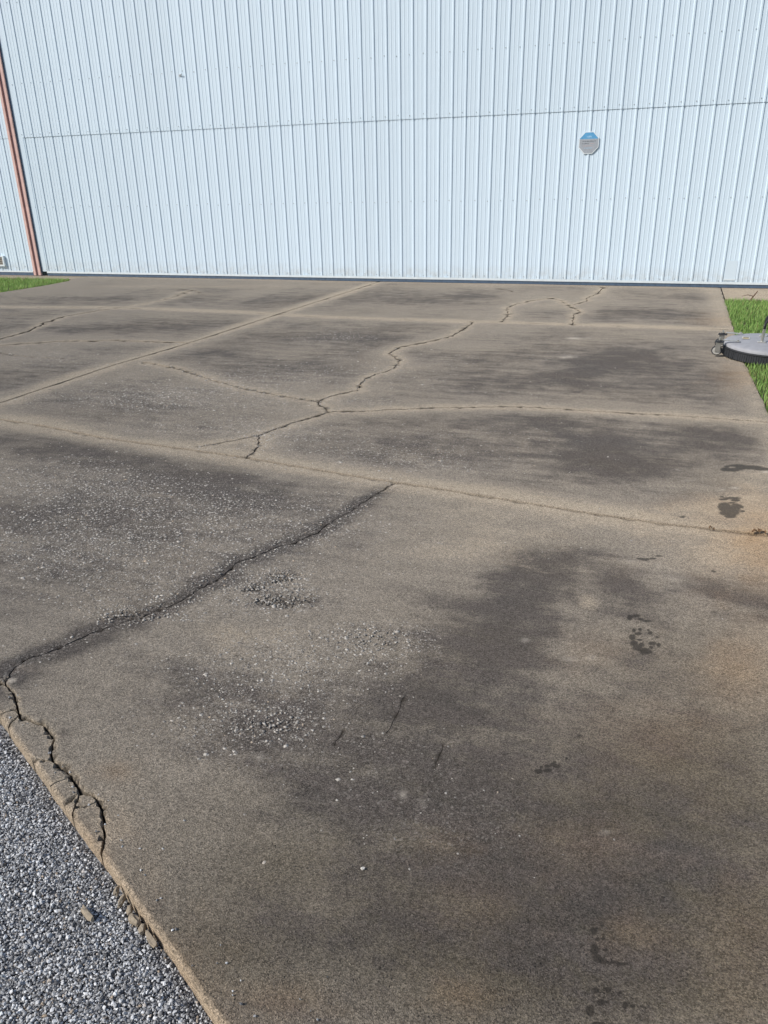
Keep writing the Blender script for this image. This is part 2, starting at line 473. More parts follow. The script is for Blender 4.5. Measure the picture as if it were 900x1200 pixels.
# ellipses on the ground: centre and two semi-axes in metres, taken from survey marks
def blob(px, py, rx, ry, s, rot=0.0):
    c = np.array(at(px, py))
    cr, sr = math.cos(math.radians(rot)), math.sin(math.radians(rot))
    a = np.array(at(px + rx * cr, py + rx * sr)) - c
    b = np.array(at(px - ry * sr, py + ry * cr)) - c
    return (c, np.linalg.inv(np.stack([a, b], 1)), s)
def eval_blobs(P, bl, warp=0.25, seed=3):
    out = np.zeros(len(P))
    for i, (c, M, s) in enumerate(bl):
        q = (P - c) @ M.T
        r = np.hypot(q[:, 0], q[:, 1])
        m = r < 2.6
        if not m.any(): continue
        pm = P[m]
        rr = r[m] * (1 + warp * 2.2 * (fbm(q[m, 0] * 1.7 + 5 * i, q[m, 1] * 1.7, seed + i, 4, 0.62) - 0.5) * 2)
        out[m] = np.maximum(out[m], 0) + s * np.exp(-rr * rr * 1.1) * (1 - 0.35 * np.maximum(out[m], 0))
    return out

GRIME = [blob(*b) for b in [
    (615, 690, 85, 50, .62, -20), (585, 755, 75, 45, .68, -35), (640, 660, 60, 28, .5), (735, 690, 60, 32, .50, 40), (520, 740, 80, 60, .18),
    (470, 830, 75, 35, .36), (440, 890, 110, 38, .45, 10), (535, 925, 70, 45, .42, 30), (350, 835, 60, 20, .36), (250, 800, 60, 25, .20), (380, 950, 90, 28, .25, 15),
    (560, 830, 130, 60, .18), (880, 705, 55, 22, .68, 18), (830, 690, 60, 18, .4, 5),
    (700, 520, 70, 22, .52, 12), (610, 500, 120, 18, .36, 4), (740, 547, 50, 14, .48), (680, 540, 60, 14, .35), (850, 520, 55, 14, .42), (790, 505, 50, 10, .35), (640, 490, 90, 12, .35),
    (715, 425, 65, 14, .52, -10), (640, 445, 130, 18, .42), (620, 415, 120, 16, .28), (560, 455, 80, 12, .28), (830, 455, 60, 16, .34), (800, 430, 55, 12, .28), (850, 438, 34, 5, .35),
    (770, 365, 70, 7, .42), (700, 370, 60, 6, .3), (830, 348, 40, 4, .42), (640, 366, 30, 5, .25), (470, 352, 80, 7, .32), (560, 345, 50, 5, .22), (330, 350, 60, 5, .25), (400, 395, 70, 6, .40), (455, 385, 40, 4, .25),
    (60, 525, 110, 22, .48, 8), (230, 555, 150, 22, .36, 10), (90, 600, 150, 30, .28), (60, 655, 110, 30, .24), (320, 590, 90, 25, .24, 8), (180, 610, 120, 40, .2),
    (170, 470, 130, 18, .34, 4), (330, 430, 110, 16, .26), (260, 415, 80, 9, .22), (400, 440, 80, 14, .18), (60, 385, 70, 6, .32), (170, 385, 90, 6, .34), (270, 378, 90, 5, .30), (60, 430, 70, 10, .28), (100, 350, 70, 4, .28), (230, 352, 60, 3, .2),
    (450, 520, 120, 16, .16), (560, 530, 90, 14, .20),
    (150, 722, 55, 13, .36, -22), (70, 755, 30, 5, .3, -25), (240, 690, 45, 9, .34, -38), (350, 634, 60, 6, .30, -28),
    (335, 705, 38, 7, .62), (300, 692, 22, 6, .45), (325, 677, 26, 6, .45, -20), (320, 850, 30, 9, .35),
    (75, 860, 12, 9, .5), (140, 900, 22, 9, .22), (150, 1080, 90, 60, .0), (330, 1120, 70, 30, .22), (640, 1020, 120, 40, .26), (800, 980, 110, 60, .2), (560, 1090, 160, 50, .2), (760, 1120, 140, 60, .24),
    (660, 1000, 300, 180, .08), (800, 830, 110, 70, .18), (480, 1150, 260, 90, .06), (750, 1150, 260, 110, .06), (680, 880, 200, 80, .22), (330, 880, 190, 42, .30, 14), (230, 790, 90, 40, .26, 10), (470, 960, 160, 50, .26, 18), (560, 780, 150, 110, .10), (760, 760, 150, 90, .16), (700, 1060, 260, 110, .20), (420, 1090, 180, 80, .16), (120, 540, 190, 26, .22, 8), (300, 640, 120, 30, .18), (100, 690, 140, 34, .20), (60, 600, 120, 26, .25), (250, 570, 160, 22, .25, 8)]]
RUST = [blob(*b) for b in [(897, 640, 36, 32, .85), (885, 640, 90, 50, .35), (880, 600, 80, 26, .42), (880, 760, 60, 40, .3), (870, 440, 30, 14, .45), (840, 375, 30, 8, .35), (140, 905, 22, 14, .38), (540, 1165, 40, 22, .3), (330, 1170, 60, 26, .28), (740, 1090, 40, 25, .22), (690, 990, 70, 35, .18), (520, 985, 40, 20, .16), (560, 1060, 60, 30, .14), (870, 800, 60, 40, .30), (700, 760, 40, 22, .2), (770, 860, 90, 50, .2), (860, 1100, 60, 80, .15), (100, 1000, 60, 80, .25), (200, 1150, 60, 80, .25)]]
HALO = [blob(*b) for b in [(870, 595, 80, 20, .75), (850, 650, 70, 22, .6), (890, 560, 50, 20, .5), (560, 655, 120, 16, .35, 4), (760, 610, 120, 12, .4), (600, 625, 110, 16, .34, 4), (540, 600, 90, 12, .3), (560, 640, 90, 10, .3), (210, 650, 60, 22, .26, 10), (350, 745, 60, 24, .30), (260, 740, 50, 16, .35), (430, 700, 40, 30, .18), (270, 760, 30, 14, .3), (690, 705, 20, 12, .5), (60, 690, 60, 14, .14), (335, 815, 40, 10, .28), (330, 780, 60, 20, .22), (60, 780, 50, 14, .3), (200, 850, 60, 28, .2), (130, 960, 50, 50, .32), (420, 430, 50, 10, .3), (450, 415, 40, 8, .3), (560, 378, 120, 6, .3), (640, 358, 40, 5, .35), (860, 460, 30, 20, .3), (730, 400, 40, 6, .2), (480, 505, 60, 8, .2), (380, 520, 70, 9, .25), (90, 480, 90, 8, .25), (500, 430, 40, 9, .35), (230, 336, 180, 3, .4), (560, 335, 200, 2.5, .3), (250, 405, 70, 6, .3), (230, 345, 60, 3, .3), (110, 362, 60, 2, .3)]]
AGG = [blob(*b) for b in [(100, 570, 140, 40, .9), (270, 600, 170, 40, .75), (60, 640, 120, 40, .6), (330, 700, 50, 16, 1.0), (320, 677, 40, 12, 1.0), (200, 700, 120, 30, .6), (320, 850, 60, 24, .9), (250, 850, 90, 40, .6), (440, 750, 60, 26, .9), (300, 780, 130, 50, .55), (430, 620, 80, 24, .35), (150, 470, 110, 16, .6), (230, 500, 120, 14, .5), (340, 510, 90, 14, .55), (500, 545, 110, 16, .5), (560, 510, 110, 16, .28), (400, 395, 50, 6, .5), (300, 440, 110, 14, .35), (430, 470, 60, 8, .4), (400, 890, 110, 40, .22), (480, 880, 90, 60, .12), (640, 640, 160, 20, .12), (450, 960, 140, 50, .2), (560, 960, 90, 60, .15), (155, 722, 40, 8, .8), (120, 660, 160, 60, .4), (250, 640, 170, 40, .5), (350, 790, 130, 60, .40), (480, 430, 120, 20, .2), (640, 460, 160, 16, .06), (250, 460, 140, 22, .4), (430, 530, 160, 14, .4), (60, 420, 90, 14, .3)]]

# wet shoe prints: clusters of little wet patches
WET = []
def wets(items):
    for (px, py, rx, ry) in items: WET.append(blob(px, py, rx, ry, 1.0))
wets([(738, 723, 2.5, 3), (746, 721, 4, 1.5), (758, 727, 5, 1.2), (751, 725, 3, 1.2)])
wets([(743, 738, 2, 2), (750, 737, 2, 1.5), (748, 742, 4, 1.5), (741, 746, 3.5, 3), (743, 753, 4, 3), (747, 758, 5, 3), (757, 763, 7, 2.6), (754, 761, 6, 2.2), (765, 753, 4, 2), (772, 755, 2.4, 2), (762, 741, 2.4, 1.8), (760, 738, 1.5, 1.2), (750, 749, 3, 1.2), (770, 746, 1.6, 1.2), (763, 758, 2, 1.5), (752, 755, 3, 2)])
wets([(631, 903, 5, 2.3), (642, 902, 4.5, 2.1), (634, 898, 2, 1.5), (641, 897, 3, 1.5), (648, 895, 3, 2), (653, 897, 4, 2), (650, 892, 2, 1.2), (664, 888, 1.6, 1.4), (680, 862, 3, 1.3)])
wets([(696, 1089, 4, 4), (706, 1083, 2, 1.2), (700, 1099, 3, 2), (707, 1098, 2, 2), (697, 1111, 4.5, 6), (700, 1121, 4.5, 4), (706, 1125, 6, 2.6), (718, 1126, 8, 1.3), (730, 1128, 6, 1.5), (710, 1112, 3, 1.3), (725, 1113, 2, 1.3)])
wets([(699, 1159, 3.4, 3), (713, 1158, 4, 3), (727, 1161, 2, 2), (704, 1173, 4, 3.6), (711, 1172, 3, 1.4), (692, 1183, 4.5, 6), (733, 1176, 3, 3.6), (742, 1177, 3, 2), (750, 1189, 2, 1.6), (702, 1198, 7, 2.6), (718, 1200, 5, 2)])
wets([(849, 594, 7, 5), (858, 598, 8, 6), (852, 601, 8, 3), (862, 594, 5, 4), (869, 594, 2.5, 1.2), (870, 599, 2.6, 1.2), (867, 592, 2, 1), (858, 583.5, 9, 1.2), (862, 586, 5, 1.3), (848, 585, 5, 1), (846, 582, 2.2, .8), (858, 589, 4, .8), (856, 605, 6, 2)])
wets([(850, 549.5, 5, 2), (858, 550, 9, 1.9), (868, 548, 6, 2), (864, 545, 9, 1.3), (852, 546, 3, 1), (880, 547, 12, 2), (893, 549, 10, 1.6)])
wets([(756, 656, 5, 1.3), (765, 655, 4, 1), (772, 652, 4, .8), (749, 655, 3, .8), (830, 679, 4, .8), (800, 606, 3, 1), (835, 670, 3, .6)])
PALE = [blob(*b) for b in [(673, 396.5, 8, 1.1, .9), (667, 418, 8, 1.6, .6), (689, 396, 3, .8, .5), (660, 419, 5, 1, .4), (860, 571, 4, .9, .8), (845, 573.5, 3, .8, .5), (807, 563, 5, 1.2, .5), (797, 550, 6, .7, .4), (472, 930, 4, 5, .55), (495, 940, 5, 4, .3), (668, 772, 8, 3, .4), (616, 749, 5, 2.5, .5), (800, 678, 6, 1.2, .35), (795, 592, 4, 1, .3), (693, 770, 6, 3, .35), (305, 887, 6, 4, .35), (710, 974, 6, 2, .4), (787, 678, 3, 2, .5), (13, 797, 5, 3, .9), (898, 552.5, 5, 1, .7), (38, 496, 3, .6, .9), (120, 513, 3, .6, .7), (740, 658, 5, 1, .4), (770, 662, 4, .8, .3)]]

t_pts = []
def grid(x0, x1, y0, y1, s, mask=None):
    nx = int((x1 - x0) / s) + 1; ny = int((y1 - y0) / (s * 0.866)) + 1
    X, Y = np.meshgrid(np.arange(nx), np.arange(ny))
    P = np.stack([(x0 + (X + 0.5 * (Y % 2)) * s).ravel(), (y0 + Y * s * 0.866).ravel()], 1)
    P += rng.normal(0, 0.13 * s, P.shape)
    return P if mask is None else P[mask(P)]
CFx, CFy = CF.x, CF.y
fl = math.hypot(CFx, CFy); CFx /= fl; CFy /= fl
def wanted(P):
    d = np.hypot(np.hypot(P[:, 0], P[:, 1]), CAM_H)
    fwd = P[:, 0] * CFx + P[:, 1] * CFy
    side = np.abs(P[:, 0] * CFy - P[:, 1] * CFx)
    s = np.clip(0.0058 * d, 0.012, 0.09)
    off = np.maximum(0, side - 0.56 * fwd - 0.45)
    return np.minimum(s + off * 0.12, 0.35)
levels = [0.0125, 0.0175, 0.0245, 0.034, 0.048, 0.067, 0.094, 0.14, 0.22, 0.35]
rad = [3.2, 4.2, 6, 8, 11, 18, 20, 20, 20, 20]
pts = []
for i, s in enumerate(levels):
    lo = 0 if i == 0 else s * 0.85; hi = 9 if i == len(levels) - 1 else levels[i + 1] * 0.85
    R_ = rad[i]
    pts.append(grid(max(PAD_L - 0.3, -R_), min(PAD_R + 0.6, R_), max(-0.6, -R_), min(WALL_Y + 0.05, R_), s, lambda P: (wanted(P) >= lo) & (wanted(P) < hi)))
# finer ground where small marks lie
def refine(px0, px1, py0, py1, s):
    q = np.array([at(a, b) for a in (px0, px1) for b in (py0, py1)])
    mn = q.min(0); mx = q.max(0)
    P = grid(mn[0], mx[0], mn[1], mx[1], s)
    for k in range(len(pts)):
        m = (pts[k][:, 0] > mn[0]) & (pts[k][:, 0] < mx[0]) & (pts[k][:, 1] > mn[1]) & (pts[k][:, 1] < mx[1])
        pts[k] = pts[k][~m]
    pts.append(P)
for a in [(730, 780, 715, 770, .0055), (620, 672, 884, 912, .0045), (686, 756, 1078, 1204, .0042), (838, 876, 578, 610, .006), (842, 905, 542, 554, .010), (745, 778, 650, 659, .007), (285, 375, 665, 722, .0075), (660, 682, 394, 400, .012), (655, 676, 415, 421, .011), (462, 482, 924, 936, .006), (4, 20, 792, 802, .006)]:
    refine(*a)
P = np.concatenate(pts)
bd = np.array(boundary)
P = P[in_poly(P, boundary)]
# keep clear of the groove lines
for L in LINES:
    d = seg_dist(P, L['p'])
    P = P[d > L['hw'] * 1.35 + 0.001]
dB = seg_dist(P, boundary + [boundary[0]])
P = P[dB > 0.017]

verts2 = [Vector((float(a), float(b))) for a, b in P]
edges2 = []
barrier = set()
def add_line(Q, bar=False):
    b = len(verts2)
    verts2.extend(Vector(q) for q in Q)
    for i in range(len(Q) - 1):
        if bar: barrier.add(len(edges2))
        edges2.append((b + i, b + i + 1))
nb = len(boundary)
b0 = len(verts2)
verts2.extend(Vector(q) for q in boundary)
edges2 += [(b0 + i, b0 + (i + 1) % nb) for i in range(nb)]
# inner arris line
inner = []
for i in range(nb):
    p0 = Vector(boundary[i - 1]); p1 = Vector(boundary[i]); p2 = Vector(boundary[(i + 1) % nb])
    tt = (p2 - p0).normalized(); nn = Vector((-tt.y, tt.x))
    inner.append(p1 + nn * 0.011)
verts2.extend(inner)
for L in LINES:
    Q = L['p']; n = len(Q)
    offL, offR = [], []
    for i in range(n):
        tt = (Q[min(i + 1, n - 1)] - Q[max(i - 1, 0)]).normalized(); nn = Vector((-tt.y, tt.x))
        end = 0.25 if (i in (0, n - 1)) else 1.0
        jag = L['hw'] * (1 + random.uniform(-0.4, 0.5) * (0 if L['kind'] == 'joint' else 1)) * end
        offL.append(Q[i] + nn * jag); offR.append(Q[i] - nn * jag * random.uniform(0.8, 1.2))
    add_line([tuple(q) for q in Q], True)
    add_line([tuple(q) for q in offL]); add_line([tuple(q) for q in offR])
import time as _t
_t0 = _t.time()
ov, oe, of, _, ooe, _ = delaunay_2d_cdt(verts2, edges2, [], 0, 1e-5)
print('cdt', len(verts2), len(of), round(_t.time() - _t0, 1))
V2 = np.array([(v.x, v.y) for v in ov])
F = np.array([f for f in of if len(f) == 3])
cen = V2[F].mean(1)
keep = in_poly(cen, boundary)
F = F[keep]
# orientation up
a, b, c = V2[F[:, 0]], V2[F[:, 1]], V2[F[:, 2]]
cr = (b[:, 0] - a[:, 0]) * (c[:, 1] - a[:, 1]) - (b[:, 1] - a[:, 1]) * (c[:, 0] - a[:, 0])
F[cr < 0] = F[cr < 0][:, ::-1]
# ---- heights and attributes per vertex
nv = len(V2)
z = (fbm(V2[:, 0] * 0.55, V2[:, 1] * 0.55, 21, 3) - 0.5) * 0.016
hal = np.zeros(nv); cdark = np.zeros(nv)
hn = fbm(V2[:, 0] * 2.1, V2[:, 1] * 2.1, 33, 4)
groove = np.zeros(nv); dirt_shade = np.zeros(nv)
for i, L in enumerate(LINES):
    d = seg_dist(V2, L['p'])
    gz = -L['d'] * np.clip(1 - d / (L['hw'] * 0.98), 0, 1)
    groove = np.minimum(groove, gz)
    dirt_shade = np.maximum(dirt_shade, np.clip(-gz / (0.18 * L['d']), 0, 1))  # crack dirt plus painted-in shade, keeps sunlit groove walls dark
    big = L['hw'] > 0.0026
    wide = {0: .20, 1: .20, 2: .17}.get(i, .135 if 12 < i < 24 else (0.0 if i > len(LINES) - 4 else 0.02))
    if i == 3: wide = 0.0
    if wide:
        amp = 0.92 if i < 3 else 0.74
        hal = np.maximum(hal, amp * np.exp(-(d / (wide * (0.35 + 0.9 * hn))) ** 1.5))
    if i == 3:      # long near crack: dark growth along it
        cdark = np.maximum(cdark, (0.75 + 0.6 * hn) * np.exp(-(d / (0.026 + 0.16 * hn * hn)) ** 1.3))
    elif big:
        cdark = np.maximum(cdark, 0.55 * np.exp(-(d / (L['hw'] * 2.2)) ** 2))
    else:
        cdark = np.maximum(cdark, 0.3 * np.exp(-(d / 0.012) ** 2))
z += groove
dbd = seg_dist(V2, boundary + [boundary[0]])
z -= 0.0055 * np.clip(1 - dbd / 0.0112, 0, 1)
dk = seg_dist(V2, LINES[3]['p'])
kw = 0.016 + 0.034 * hn
z -= 0.0038 * np.exp(-(dk / kw) ** 2) * (0.5 + fbm(V2[:, 0] * 30, V2[:, 1] * 30, 44, 3)) + (rng.random(nv) - 0.5) * 0.0045 * np.exp(-(dk / kw) ** 2)
agg = np.clip(eval_blobs(V2, AGG, 0.3, 70) + 0.7 * np.exp(-(dk / 0.05) ** 2), 0, 1)
# spalled hollows
SP = [blob(*b) for b in [(335, 704, 26, 6, 1.0), (318, 704, 12, 4, 1.0), (300, 690, 14, 4, .7), (330, 676, 16, 5, .9), (322, 850, 22, 8, .5), (440, 748, 40, 12, .35), (155, 722, 40, 6, .6)]]
sp = eval_blobs(V2, SP, 0.4, 90)
z -= np.clip(sp, 0, 1.2) * (0.008 + 0.012 * fbm(V2[:, 0] * 60, V2[:, 1] * 60, 8, 2))
z -= agg * 0.003 * fbm(V2[:, 0] * 45, V2[:, 1] * 45, 14, 2)
z = np.where(sp > 0.35, z + (rng.random(nv) - 0.5) * 0.010, z)
grime = np.clip(eval_blobs(V2, GRIME, 0.26, 3), 0, 1)
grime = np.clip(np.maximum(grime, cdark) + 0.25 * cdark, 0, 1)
e_edge = seg_dist(V2, edge_pts)
hal = np.clip(np.maximum(hal, eval_blobs(V2, HALO, 0.25, 40)), 0, 1)
hal = np.maximum(hal, 0.9 * np.exp(-(e_edge / 0.009) ** 2))
hal = np.maximum(hal, 0.45 * np.exp(-(np.abs(V2[:, 0] - 1.02) / 0.22) ** 2) * (V2[:, 1] > 3))
hal = np.maximum(hal, 0.5 * np.exp(-(np.abs(V2[:, 1] - WALL_Y) / 0.35) ** 2))
near_line = np.full(nv, 9.0)
for i, L in enumerate(LINES[:24]):
    if i != 3 and not (4 <= i <= 12): near_line = np.minimum(near_line, seg_dist(V2, L['p']))
near_line = np.minimum(near_line, np.abs(V2[:, 0] - 1.0) * 1.2)
inn = np.clip((near_line * (0.4 + 1.2 * hn) - 0.05) / 0.30, 0, 1)
inn = inn * inn * (3 - 2 * inn)
beyond = 1 / (1 + np.exp(-(V2[:, 1] - (3.9 - 0.13 * V2[:, 0])) * 14))
mot = fbm(V2[:, 0] * 1.1 + 3, V2[:, 1] * 1.1, 17, 4)
brn = eval_blobs(V2, [blob(700, 1000, 330, 200, .24), blob(330, 830, 240, 90, .24), blob(120, 620, 260, 100, .22), blob(640, 740, 240, 110, .07)], 0.2, 130)
grime = np.clip(grime + brn + inn * (0.43 * beyond + 0.12 * (1 - beyond)) * np.clip(0.1 + 1.9 * (mot - 0.2), 0.1, 1.6) * np.where(near_line > 8, 0.5, 1), 0, 1)
brown = np.clip(eval_blobs(V2, [blob(*q) for q in [(700, 960, 330, 190, .85), (620, 1130, 360, 150, .75), (850, 900, 150, 150, .45), (330, 1010, 150, 130, .35), (800, 760, 130, 60, .35), (520, 800, 120, 80, .3), (870, 1150, 160, 140, .5), (250, 1120, 120, 120, .3), (860, 560, 50, 24, .25), (840, 500, 60, 20, .25)]], 0.2, 120), 0, 1)
rust = np.clip(eval_blobs(V2, RUST, 0.3, 55) + 0.3 * np.exp(-(e_edge / 0.012) ** 2), 0, 1)
wet = np.zeros(nv)
for i, (c0, M, s) in enumerate(WET):
    q = (V2 - c0) @ M.T
    r = np.hypot(q[:, 0], q[:, 1])
    wet = np.maximum(wet, np.clip(1.35 - r * 0.75, 0, 1) * (r < 1.8))
pale = np.clip(eval_blobs(V2, PALE, 0.3, 77), 0, 1)
# ---- flood fill into slabs and broken-off pieces
bar_e = set()
for i, lst in enumerate(ooe):
    if any(q in barrier for q in lst):
        bar_e.add((min(oe[i]), max(oe[i])))
em = {}
for fi, f in enumerate(F.tolist()):
    for k in range(3):
        a_, b_ = f[k], f[(k + 1) % 3]
        em.setdefault((min(a_, b_), max(a_, b_)), []).append(fi)
piece = np.full(len(F), -1)
Fl = F.tolist()
np_ = 0
for s0 in range(len(F)):
    if piece[s0] >= 0: continue
    st = [s0]; piece[s0] = np_
    while st:
        q = st.pop(); f = Fl[q]
        for k in range(3):
            a_, b_ = f[k], f[(k + 1) % 3]
            key = (min(a_, b_), max(a_, b_))
            if key in bar_e: continue
            for o_ in em[key]:
                if piece[o_] < 0: piece[o_] = np_; st.append(o_)
    np_ += 1
areas = np.abs(cr[keep] if len(cr) != len(F) else cr) * 0.5
size = np.array([areas[piece == k].sum() for k in range(np_)])
# tiny slivers join the neighbour they touch longest
for k in np.argsort(size):
    if size[k] > 0.0012: continue
    cnt = {}
    for fi in np.where(piece == k)[0]:
        f = Fl[fi]
        for j in range(3):
            key = (min(f[j], f[(j + 1) % 3]), max(f[j], f[(j + 1) % 3]))
            for o_ in em[key]:
                if piece[o_] != k: cnt[piece[o_]] = cnt.get(piece[o_], 0) + 1
    if cnt: piece[piece == k] = max(cnt, key=cnt.get)
pavement = tag(empty('pavement'), kind='structure')
Z3 = np.column_stack([V2, z])
THICK = 0.105
for k in np.unique(piece):
    fk = F[piece == k]
    ids, inv = np.unique(fk, return_inverse=True)
    fk2 = inv.reshape(fk.shape)
    vv = Z3[ids].copy()
    ar = areas[piece == k].sum()
    frag = ar < 0.08
    if frag:
        c0 = vv[:, :2].mean(0)
        ta, tb = rng.normal(0, 0.010, 2)
        vv[:, 2] += -0.003 + (vv[:, 0] - c0[0]) * ta + (vv[:, 1] - c0[1]) * tb
    # skirt
    ed_ = {}
    for f in fk2.tolist():
        for j in range(3):
            a_, b_ = f[j], f[(j + 1) % 3]
            if (b_, a_) in ed_: del ed_[(b_, a_)]
            else: ed_[(a_, b_)] = 1
    rim = sorted(set(q for e_ in ed_ for q in e_))
    rmap = {q: len(vv) + i for i, q in enumerate(rim)}
    low = vv[rim].copy(); low[:, 2] = -THICK
    vall = np.vstack([vv, low])
    fa = fk2.tolist() + [(b_, a_, rmap[a_], rmap[b_]) for (a_, b_) in ed_]
    at_ = {}
    for nm, arr in (('grime', grime), ('halo', hal), ('rust', rust), ('wet', wet), ('pale', pale), ('agg', agg), ('dirt_shade', dirt_shade), ('brown', brown)):
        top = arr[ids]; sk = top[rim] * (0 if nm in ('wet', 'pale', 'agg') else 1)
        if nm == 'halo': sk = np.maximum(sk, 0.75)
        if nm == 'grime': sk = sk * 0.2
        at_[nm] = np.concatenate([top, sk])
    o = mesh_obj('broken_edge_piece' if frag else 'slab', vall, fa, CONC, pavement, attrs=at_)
    sm = [True] * len(fk2) + [False] * len(ed_)
    o.data.polygons.foreach_set('use_smooth', sm)
    o.data.set_sharp_from_angle(angle=math.radians(24))
print('pieces', len(np.unique(piece)))

# ------------------------------------------------------------------ stones: shared builder
ico = bmesh.new(); bmesh.ops.create_icosphere(ico, subdivisions=1, radius=1.0)
IV = np.array([v.co[:] for v in ico.verts]); IF = np.array([[v.index for v in f.verts] for f in ico.faces]); ico.free()
def stones(name, C, S, mat, squash, jit, smooth, tone, parent=None, flatz=None):
    n = len(C)
    ang = rng.random(n) * 6.283
    V = IV[None] * (1 + rng.normal(0, jit, (n, len(IV), 1)))
    V = V * np.stack([np.ones(n), rng.uniform(0.55, 1.0, n), rng.uniform(squash[0], squash[1], n)], 1)[:, None, :]
    if flatz is not None:                      # tilt
        ta = rng.normal(0, flatz, n); c_, s_ = np.cos(ta), np.sin(ta)
        y = V[..., 1] * c_[:, None] - V[..., 2] * s_[:, None]; zz = V[..., 1] * s_[:, None] + V[..., 2] * c_[:, None]
        V = np.stack([V[..., 0], y, zz], -1)
    c_, s_ = np.cos(ang)[:, None], np.sin(ang)[:, None]
    V = np.stack([V[..., 0] * c_ - V[..., 1] * s_, V[..., 0] * s_ + V[..., 1] * c_, V[..., 2]], -1)
    V = V * np.asarray(S)[:, None, None] + C[:, None, :]
    Fc = IF[None] + (np.arange(n) * len(IV))[:, None, None]
    me = bpy.data.meshes.new(name)
    nvv = n * len(IV); nf = n * len(IF)
    me.vertices.add(nvv); me.vertices.foreach_set('co', V.reshape(-1))
    me.loops.add(nf * 3); me.loops.foreach_set('vertex_index', Fc.reshape(-1).astype(np.int32))
    me.polygons.add(nf); me.polygons.foreach_set('loop_start', np.arange(nf, dtype=np.int32) * 3)
    for k, v in (('tone', tone), ('warm', rng.random(n))):
        a = me.attributes.new(k, 'FLOAT', 'POINT'); a.data.foreach_set('value', np.repeat(v, len(IV)).astype(np.float32))
    me.update(calc_edges=True)
    me.polygons.foreach_set('use_smooth', [smooth] * nf)
    me.materials.append(mat)
    me.validate()
    o = bpy.data.objects.new(name, me); COL.objects.link(o)
    if parent: o.parent = parent
    return o

# exposed aggregate: pebbles bedded in the worn surface
def pad_height(Q):
    return (fbm(Q[:, 0] * 0.55, Q[:, 1] * 0.55, 21, 3) - 0.5) * 0.016
cand = []
for (cx0, M, s) in AGG:
    Minv = np.linalg.inv(M)
    area = abs(np.linalg.det(Minv)) * math.pi
    n = int(min(5600, 5000 * area * s + 60 * s))
    q = rng.normal(0, 0.75, (n, 2))
    cand.append(cx0 + q @ Minv.T)
spr = []
for (cx0, M, s) in SP[:5]:
    Minv = np.linalg.inv(M)
    spr.append(cx0 + rng.normal(0, 0.95, (int(26 * s), 2)) @ Minv.T)
stray = np.stack([rng.uniform(-3.2, 0.8, 420), rng.uniform(1.0, 5.0, 420)], 1)
Q = np.concatenate(cand + [stray])
Q = Q[in_poly(Q, edge_pts + pr + [(PAD_L, WALL_Y), (PAD_L, edge_pts[0][1])])]
dq = np.full(len(Q), 9.0)
for L in LINES[:4]: dq = np.minimum(dq, seg_dist(Q, L['p']))
Q = Q[dq > 0.02]
Q = Q[seg_dist(Q, edge_pts) > 0.06]
S = (0.0020 + 0.0062 * rng.random(len(Q)) ** 2.2) * np.where(rng.random(len(Q)) < 0.05, 1.5, 1.0)
far = np.hypot(Q[:, 0], Q[:, 1]); S = S * np.clip(0.70 + far * 0.10, 0.8, 1.5)
zq = pad_height(Q) - S * 0.14 - 0.0012
t1 = stones('exposed_aggregate', np.column_stack([Q, zq]), S, PEB, (0.26, 0.46), 0.14, True, rng.random(len(Q)) ** 1.0, pavement)
tag(t1, kind='stuff')
Q2 = np.concatenate(spr)
S2 = rng.uniform(0.003, 0.0075, len(Q2))
t2 = stones('loose_aggregate', np.column_stack([Q2, pad_height(Q2) - 0.009 + S2 * 0.5]), S2, PEB, (0.5, 0.8), 0.14, True, rng.random(len(Q2)) ** 0.7, pavement, 0.3)
tag(t2, kind='stuff')
print('aggregate', len(Q), len(Q2))

# ------------------------------------------------------------------ gravel strip
GZ = -0.036
gp = []
gdir = en if (on_edge(0) + en * 0.3 - Vector((-1.6, 0.9))).length < (on_edge(0) - en * 0.3 - Vector((-1.6, 0.9))).length else -en
bed = MB()
q0 = on_edge(tL); q1 = on_edge(tR)
nbx, nby = 60, 12
vv = []
for i in range(nbx + 1):
    for j in range(nby + 1):
        p = q0.lerp(q1, i / nbx) + gdir * (-0.05 + 4.0 * (j / nby))
        vv.append((p.x, p.y, GZ - 0.014))
bed.add(vv, [(i * (nby + 1) + j, i * (nby + 1) + j + 1, (i + 1) * (nby + 1) + j + 1, (i + 1) * (nby + 1) + j) for i in range(nbx) for j in range(nby)])
def bed_material():
    m = NT('gravel_bed')
    v = m.voro(95, 'Color'); sp_ = m.n('ShaderNodeSeparateColor'); m.t.links.new(v, sp_.inputs[0])
    c = m.mix(sp_.outputs[0], (0.03, 0.034, 0.04), (0.30, 0.31, 0.33))
    return m.out(c, 0.9, m.bump(m.voro(95, 'Distance'), 0.01), spec=0.3)
tag(bed.build('gravel_path', bed_material()), kind='structure')
def gravel_pts(t0, t1, w0, w1, s, zlo, zhi):
    nx = int((t1 - t0) / s); ny = int((w1 - w0) / s)
    X, Y = np.meshgrid(np.arange(nx), np.arange(ny))
    tt = (t0 + (X + 0.5 * (Y % 2)) * s).ravel() + rng.normal(0, 0.28 * s, nx * ny)
    ww = (w0 + Y * s).ravel() + rng.normal(0, 0.28 * s, nx * ny)
    x = e0.x + ed.x * tt + gdir.x * ww; y = e0.y + ed.y * tt + gdir.y * ww
    zz = GZ + rng.uniform(zlo, zhi, nx * ny)
    zz += (fbm(x * 5, y * 5, 61, 3) - 0.5) * 0.022
    zz -= 0.012 * np.exp(-(ww / 0.035) ** 2)
    return np.column_stack([x, y, zz])
